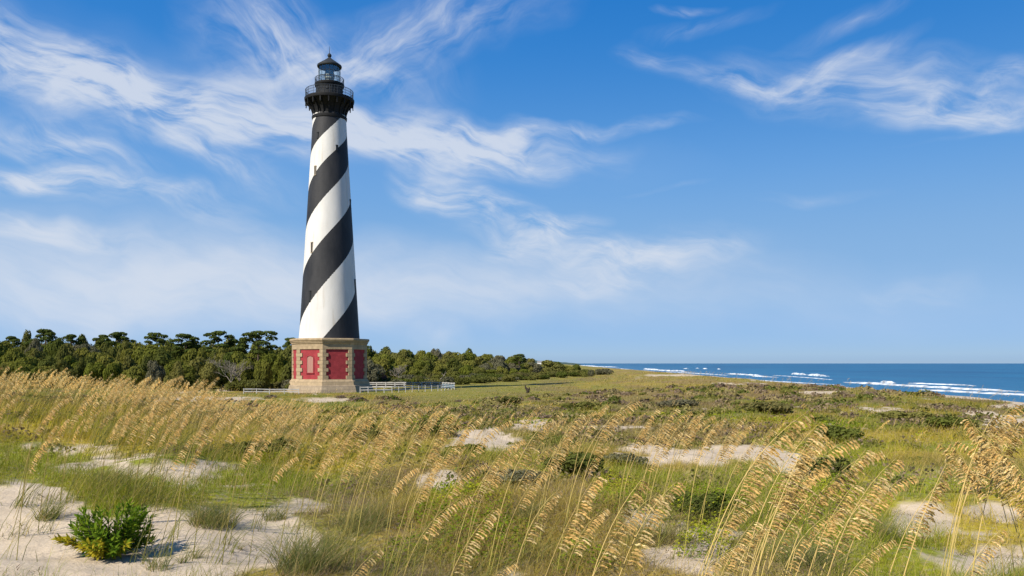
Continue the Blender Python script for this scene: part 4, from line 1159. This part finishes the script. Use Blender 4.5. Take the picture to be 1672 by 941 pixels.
# dark low shrubs on the dunes
DS = [(1345, 782, .55, .42, 'dark green shrub behind the tall right oats'), (700, 712, 1.3, .55, 'dark green shrub left of the middle sand patch'), (430, 752, .95, .42, 'dark shrub under the leaning oats left of centre'), (935, 770, .7, .36, 'dark green shrub between two sand patches, right of centre'),
      (850, 790, .55, .22, 'low dark shrub in the middle of the dune'), (1365, 720, 1.0, .5, 'round dark shrub on the brown slope at right'), (590, 720, .9, .4, 'low dark shrub among the oats below the lighthouse'), (1150, 835, .5, .25, 'low green shrub among creepers right of the bent oats'),
      (1250, 675, 1.7, .6, 'olive shrub on the slope beyond the middle sand bowl'), (1105, 665, 1.8, .55, 'olive shrub on the far slope left of the sand bowl'), (830, 660, 1.7, .7, 'brownish shrub at the edge of the meadow'), (950, 668, 2.0, .55, 'low shrub in the hollow below the meadow'),
      (1480, 690, 1.4, .5, 'dark shrub on the right slope below the crest'), (1560, 700, 1.1, .4, 'dark shrub behind the left-leaning oats'), (1020, 760, .6, .25, 'low shrub at the left end of the wide sand bowl'), (760, 745, .6, .3, 'low dark shrub below the middle sand patch')]
for i, (u, v, wd, h, lab) in enumerate(DS):
    x, y, z = hit(u, v)
    tree('dune_shrub', shrubs[[0, 1, 2, 4, 3][i % 5]], x, y, wd * .8, h * 1.1, i * 1.7, lab, 'shrub', 'low shrubs on the dune', ('foliage', 'stem'))

# ------------------------------------------------------------------ sea oats
oat_m = leafy('ripe oat heads', True, trans=.38)
stem_m = leafy('oat stems', True, trans=.15)


def oat_curve(phi0, phi1, pw, n=16):
    t = np.linspace(0, 1, n); ph_ = phi0 + (phi1 - phi0) * t ** pw
    dx = np.sin(ph_); dz = np.cos(ph_)
    x = np.concatenate([[0], np.cumsum((dx[1:] + dx[:-1]) / 2)]) / (n - 1); z = np.concatenate([[0], np.cumsum((dz[1:] + dz[:-1]) / 2)]) / (n - 1)
    return t, x, z, ph_


def oat_proto(seed, nb, ns, lod=False):
    """unit-height stalk bending towards +x: returns stem and head geometry"""
    rn = np.random.default_rng(seed)
    phi0 = R(rn.uniform(6, 20)); phi1 = R(rn.uniform(34, 74)); pw = rn.uniform(2.2, 4)
    t, cx, cz, ph_ = oat_curve(phi0, phi1, pw, 9 if lod else 18)
    sc_ = 1 / cz[-1]; cx = cx * sc_; cz = cz * sc_
    w0 = .0036
    # stem: three sided
    sides = 2 if lod else 3; sv, sf, scl = [], [], []
    for i in range(len(t)):
        r_ = w0 * (1 - .7 * t[i])
        for k in range(sides):
            a_ = 2 * math.pi * k / sides + .5
            sv.append((cx[i] + r_ * math.cos(a_), r_ * math.sin(a_), cz[i]))
            g_ = min(1, max(0, (t[i] - .1) / .5)); scl.append(np.array([.34, .31, .07]) * (1 - g_) + np.array([.62, .46, .18]) * g_)
    for i in range(len(t) - 1):
        for k in range(sides if sides > 2 else 1):
            a_, b_ = i * sides + k, i * sides + (k + 1) % sides
            sf += [(a_, b_, b_ + sides), (a_, b_ + sides, a_ + sides)]
    stem = (np.array(sv), np.array(sf), np.array(scl))
    hv_, hf, hc = [], [], []
    t0 = rn.uniform(.63, .72)

    def tri(a_, b_, c_, cc):
        i = len(hv_); hv_.extend([a_, b_, c_]); hf.append((i, i + 1, i + 2)); hc.extend([cc] * 3)
    for j in range(nb):
        tt = t0 + (1 - t0) * ((j + .5) / nb) ** .9
        px = np.interp(tt, t, cx); pz = np.interp(tt, t, cz); pp = np.interp(tt, t, ph_)
        tang = np.array([math.sin(pp), 0, math.cos(pp)]); lee = np.array([math.cos(pp), 0, -math.sin(pp)])
        k = (tt - t0) / (1 - t0)
        L = (.064 * (1 - .5 * k) * (.65 + .35 * min(1, k * 5))) * rn.uniform(.7, 1.25)
        yy = rn.normal() * .24
        d = tang * .75 + lee * rn.uniform(.6, .95) + np.array([0, yy, 0]); d /= np.linalg.norm(d)
        p_ = np.array([px, 0, pz]); tone = rn.uniform(.72, 1.08); cc = np.array([.76, .545, .225]) * tone
        if rn.random() < .3: cc = np.array([.84, .67, .36]) * tone
        m_ = 3 if lod else 6
        prev = p_
        for q_ in range(m_):
            d = d + np.array([.05, 0, -.5]) * (1 / m_) * 1.9; d /= np.linalg.norm(d)
            nx = prev + d * L / m_
            sd_ = np.cross(d, rn.normal(size=3)); sd_ /= np.linalg.norm(sd_) + 1e-9
            if not lod: tri(prev - sd_ * .0009, prev + sd_ * .0009, nx, cc * .85)
            for s_ in range(ns):
                if q_ >= 1:
                    b_ = prev + (nx - prev) * (s_ + rn.random()) / ns
                    e_ = d + np.array([.03, 0, -.12]) + rn.normal(size=3) * .14; e_ /= np.linalg.norm(e_)
                    ls = rn.uniform(.013, .019) * (1.9 if lod else 1); ww = ls * .19
                    nrm2 = np.cross(e_, rn.normal(size=3)); nrm2 /= np.linalg.norm(nrm2) + 1e-9
                    m2 = b_ + e_ * ls * .45; tp = b_ + e_ * ls; c2 = np.minimum(.92, cc * rn.uniform(.88, 1.12))
                    tri(b_, m2 + nrm2 * ww, tp, c2); tri(b_, tp, m2 - nrm2 * ww, c2)
            prev = nx
    return stem, (np.array(hv_), np.array(hf), np.array(hc)), cx[-1]


protos = []
for k in range(12):
    s_, h_, lx = oat_proto(1000 + k, 27, 4)
    protos.append((np_mesh('stem', s_[0], s_[1], stem_m, s_[2]), np_mesh('seed_head', h_[0], h_[1], oat_m, h_[2]), lx))
OATS = []    # (x_base, y, z, height, rot, proto, label, group)


def oat_tip(u, v, Y, label=None, group='sea oats in the foreground', left=False, k=None):
    k = rng.integers(0, 12) if k is None else k
    tip = at(u, v, Y)
    rz = (math.pi if left else 0) + rng.normal() * .22
    h = 1.2
    for _ in range(4):
        bx = tip[0] - protos[k][2] * h * math.cos(rz); by = tip[1] - protos[k][2] * h * math.sin(rz)
        gz_ = float(H(bx, by)); h = max(.45, tip[2] - gz_)
    OATS.append((bx, by, gz_ - .02, h + .02, rz, int(k), label, group))


ZN = 'golden sea oat stalk bending right in the stand below and right of the lighthouse'
ZL = 'golden sea oat stalk leaning over the grass between the left sand and the lighthouse'
ZR = 'golden sea oat stalk in the tall loose clump at lower right'
ZM = 'golden sea oat stalk in the row along the wide sand bowl right of centre'
ZE = 'golden sea oat stalk in the left-leaning clump at the right edge'
for (u, v, Y) in [(224, 668, 9), (246, 672, 8.5), (268, 677, 8), (315, 660, 9), (357, 667, 7.5), (327, 699, 7), (330, 717, 7.5), (382, 677, 8), (417, 668, 7), (439, 672, 7), (429, 705, 7.5), (452, 702, 8), (482, 744, 6.6),
                  (80, 714, 7), (109, 683, 8), (87, 695, 8), (114, 647, 9), (198, 678, 9), (50, 660, 10), (553, 677, 8), (553, 705, 8), (556, 737, 7), (500, 690, 9), (520, 664, 10), (475, 668, 10), (400, 650, 12), (300, 690, 9), (160, 668, 11), (20, 650, 9), (5, 690, 9)]:
    oat_tip(u, v, Y, ZL, 'sea oats left of centre')
for (u, v, Y) in [(699, 660, 7), (732, 675, 6.5), (748, 690, 7.5), (707, 677, 7), (759, 700, 8), (670, 657, 7.5), (620, 660, 8), (640, 668, 7), (608, 673, 8), (781, 680, 7.5), (831, 685, 7.5), (851, 715, 6.5), (848, 735, 7), (791, 755, 6), (811, 754, 6.4), (711, 755, 6),
                  (736, 742, 7), (679, 762, 6.2), (714, 744, 6.6), (590, 690, 8), (575, 668, 9), (660, 690, 8), (690, 700, 8), (630, 700, 7.5), (612, 712, 7), (648, 720, 7), (728, 662, 10), (600, 730, 7)]:
    oat_tip(u, v, Y, ZN, 'sea oats below the lighthouse')
for (u, v, Y) in [(912, 670, 7), (945, 675, 8), (947, 692, 8), (989, 660, 9), (970, 670, 9), (1005, 673, 8), (1039, 653, 7.5), (1069, 668, 9), (1101, 667, 8.5), (1109, 704, 8), (1117, 687, 9), (905, 755, 6), (903, 724, 7), (943, 719, 8), (990, 727, 8), (883, 660, 11),
                  (1279, 707, 6.5), (1256, 702, 7.5), (1229, 689, 8), (1212, 680, 9), (1182, 680, 8), (1164, 677, 9), (1145, 672, 8.5), (1125, 670, 9), (1137, 692, 9), (1090, 690, 9), (1060, 690, 9), (1160, 700, 9), (1200, 700, 9), (1240, 712, 8)]:
    oat_tip(u, v, Y, ZM, 'sea oats along the sand bowl')
NEAR = {(970, 777): 'large bent golden oat head low in the centre foreground, leftmost of three alike', (1045, 784): 'large bent golden oat head low in the foreground, middle of three alike', (1102, 786): 'large bent golden oat head low in the foreground, rightmost of three alike',
        (808, 828): 'arched golden oat head hanging over the bright creepers at bottom centre', (617, 896): 'drooping oat head touching the bottom edge beside the big grass tuft', (1072, 804): 'straighter oat head just below the rightmost large bent head', (987, 829): 'short oat head tucked under the middle large bent head',
        (764, 809): 'slim pale oat head left of the arched one over the creepers', (838, 918): 'thin oat head low at the bottom edge under the bright creepers', (1009, 908): 'feathery oat head lying low near the bottom edge below the three bent heads', (911, 799): 'thin upright oat stalk just left of the leftmost large bent head'}
for (u, v, Y) in [(970, 777, 3.6), (1045, 784, 3.5), (1102, 786, 3.5), (1072, 804, 3.8), (987, 829, 4.2), (911, 799, 4.2), (808, 828, 3.9), (764, 809, 4.4), (838, 918, 4), (617, 896, 3.8), (1009, 908, 3.8)]:
    oat_tip(u, v, Y, NEAR[(u, v)])
TALL = {(1316, 672): 'tallest golden oat stalk, leftmost at the top of the lower right clump', (1634, 863): 'single oat head bending right over the sand in the bottom right corner', (1544, 756): 'long arched oat head reaching right towards the left-leaning clump', (1487, 774): 'oat head bent almost flat beside the long arched one at right',
        (1238, 816): 'thin oat stalk with few seeds left of the lower right clump', (1207, 888): 'dry oat head leaning low at the bottom left of the lower right clump', (1460, 749): 'fullest oat head, bending right in the lower right clump'}
for (u, v, Y) in [(1316, 672, 3.8), (1338, 689, 4.4), (1341, 707, 4.6), (1315, 725, 4.2), (1353, 717, 5), (1390, 715, 4.4), (1412, 734, 4.6), (1435, 734, 4.5), (1460, 749, 3.9), (1487, 774, 4.4), (1544, 756, 4.0), (1537, 784, 4.2), (1343, 762, 4.2), (1291, 791, 4.4), (1264, 757, 4.6),
                  (1393, 791, 4.2), (1356, 838, 4), (1238, 816, 4.6), (1229, 851, 3.8), (1249, 854, 4.2), (1207, 888, 4), (1454, 879, 4), (1634, 863, 3.8), (1325, 770, 4.8), (1370, 775, 4.6), (1410, 810, 4.3), (1335, 800, 4.4), (1440, 790, 4.2)]:
    oat_tip(u, v, Y, TALL.get((u, v), ZR), 'sea oats of the lower right clump')
for (u, v, Y) in [(1539, 724, 6), (1556, 724, 6), (1567, 717, 5.6), (1584, 683, 5.6), (1608, 712, 6), (1571, 747, 5.4), (1612, 757, 5), (1592, 696, 5.2), (1628, 735, 5), (1650, 760, 4.8), (1600, 735, 5.4)]:
    oat_tip(u, v, Y, ZE, 'sea oats at the right edge', left=True)
ZS = 'upright golden sea oat stalk among those standing at the right edge'
for (u, v, Y) in [(1623, 677, 5.4), (1648, 697, 5.4), (1655, 660, 5.4), (1665, 700, 5.6), (1630, 715, 6), (1640, 690, 5.8), (1671, 680, 5.6)]:
    oat_tip(u, v, Y, ZS, 'sea oats at the right edge', k=3)

# dense bank at left and looser ones elsewhere: the nearest as single stalks, the rest as one mass
rnd = np.random.default_rng(31)
cand = []
for (u0, u1, y0, y1, n, hlo, hhi) in [(-60, 330, 9, 17, 380, .95, 1.3), (-60, 260, 16, 32, 560, .8, 1.2), (260, 500, 15, 32, 260, .7, 1.1), (300, 560, 12, 30, 260, .7, 1.0), (560, 900, 12, 30, 150, .7, 1.0), (560, 860, 14, 40, 130, .75, 1.1), (860, 1260, 9, 20, 60, .8, 1.1), (600, 1300, 30, 70, 180, .6, .95),
                                      (1380, 1480, 16, 24, 26, .7, .9), (1080, 1700, 45, 110, 420, .6, 1.0), (840, 1200, 100, 260, 520, .7, 1.15), (290, 700, 60, 132, 420, .8, 1.2), (620, 960, 75, 135, 110, .7, 1.1), (250, 720, 34, 70, 420, .7, 1.05), (1200, 1720, 24, 45, 60, .6, .9), (0, 0, 50, 220, 330, .95, 1.35)]:
    for _ in range(n):
        y = math.sqrt(rnd.random() * (y1 ** 2 - y0 ** 2) + y0 ** 2); u = rnd.uniform(u0, u1); x = (u - U0) / F * y
        if u1 == 0: x = 37 + .05 * y + rnd.uniform(-7, 1.2); u = U0 + F * x / y
        z = float(H(x, y)); clump = float(fbm(x / 2.2, y / 2.2, 2, 83))
        if rnd.random() > sstep(.36, .58, clump) * 1.1 or x - (37 + .05 * y) > 1.5: continue
        if math.hypot(x - LX, y - LY) < 9: continue
        cand.append((x, y, z - .02, rnd.uniform(hlo, hhi), rnd.normal() * .3, u))
cand.sort(key=lambda c: c[1])
single = cand[:max(0, 298 - len(OATS))]; mass = cand[len(single):]
for (x, y, z, h, rz, u) in single:
    lab, gr = (('golden sea oat stalk in the dense bank at the far left', 'sea oats of the left bank') if u < 340 else (ZL, 'sea oats left of centre') if u < 560 else (ZN, 'sea oats below the lighthouse') if u < 870 else (ZM, 'sea oats along the sand bowl') if u < 1290 else ('golden sea oat stalk standing on the slope at right', 'sea oats of the right slope'))
    OATS.append((x, y, z, h, rz, int(rnd.integers(0, 12)), lab, gr))
for (x, y, z, h, rz, k, lab, gr) in OATS:
    o = empty('sea_oat', (x, y, z), rz); o.scale = (h, h, h); tag(o, lab, 'sea oat', gr)
    link('stem', protos[k][0], o); link('seed_head', protos[k][1], o)
lods = [oat_proto(2000 + k, 15, 2, True) for k in range(8)]
parts = []
for (x, y, z, h, rz, u) in mass:
    s_, hd, lx = lods[int(rnd.integers(0, 8))]; c_, n_ = math.cos(rz), math.sin(rz)
    fat = max(1., y / 22)
    for (V, Fc, Cc), is_stem in ((s_, True), (hd, False)):
        V = V.copy()
        if is_stem: V[:, 1] *= fat; 
        Cc = Cc * np.array([.62, .66, .6]) if is_stem else np.minimum(Cc * np.array([1.12, 1.1, 1.05]), .9)
        W = np.stack([V[:, 0] * c_ - V[:, 1] * n_, V[:, 0] * n_ + V[:, 1] * c_, V[:, 2]], -1) * h + np.array([x, y, z]); parts.append((W, Fc, Cc))
tag(link('distant_sea_oats', joined('distant_sea_oats', parts, oat_m)), 'golden sea oats swaying farther off across the dunes', 'sea oats', kind='stuff')

# long basal leaves round the oat stalks
rnd = np.random.default_rng(41)
P, hh = [], []
for (x, y, z, h, rz, k, lab, gr) in OATS:
    for _ in range(9):
        a_ = rnd.random() * 6.283; r_ = .14 * math.sqrt(rnd.random()); P.append((x + r_ * math.cos(a_), y + r_ * math.sin(a_))); hh.append(h * rnd.uniform(.3, .62))
P = np.array(P); Pz = H(P[:, 0], P[:, 1]) - .02; n = len(P)
t = rnd.random((n, 1)); c = np.array([.16, .19, .055]) * (1 - t) + np.array([.30, .27, .09]) * t
V, Fc, Cc = blades(np.stack([P[:, 0], P[:, 1], Pz], -1), np.array(hh), np.maximum(.006, .0008 * P[:, 1]), .5 + .7 * rnd.random(n), c, rnd, 1, .6, 4)
tag(link('oat_leaves', np_mesh('oat_leaves', V, Fc, blade_m, Cc)), 'long narrow grass leaves round the feet of the sea oats', 'grass', kind='stuff')
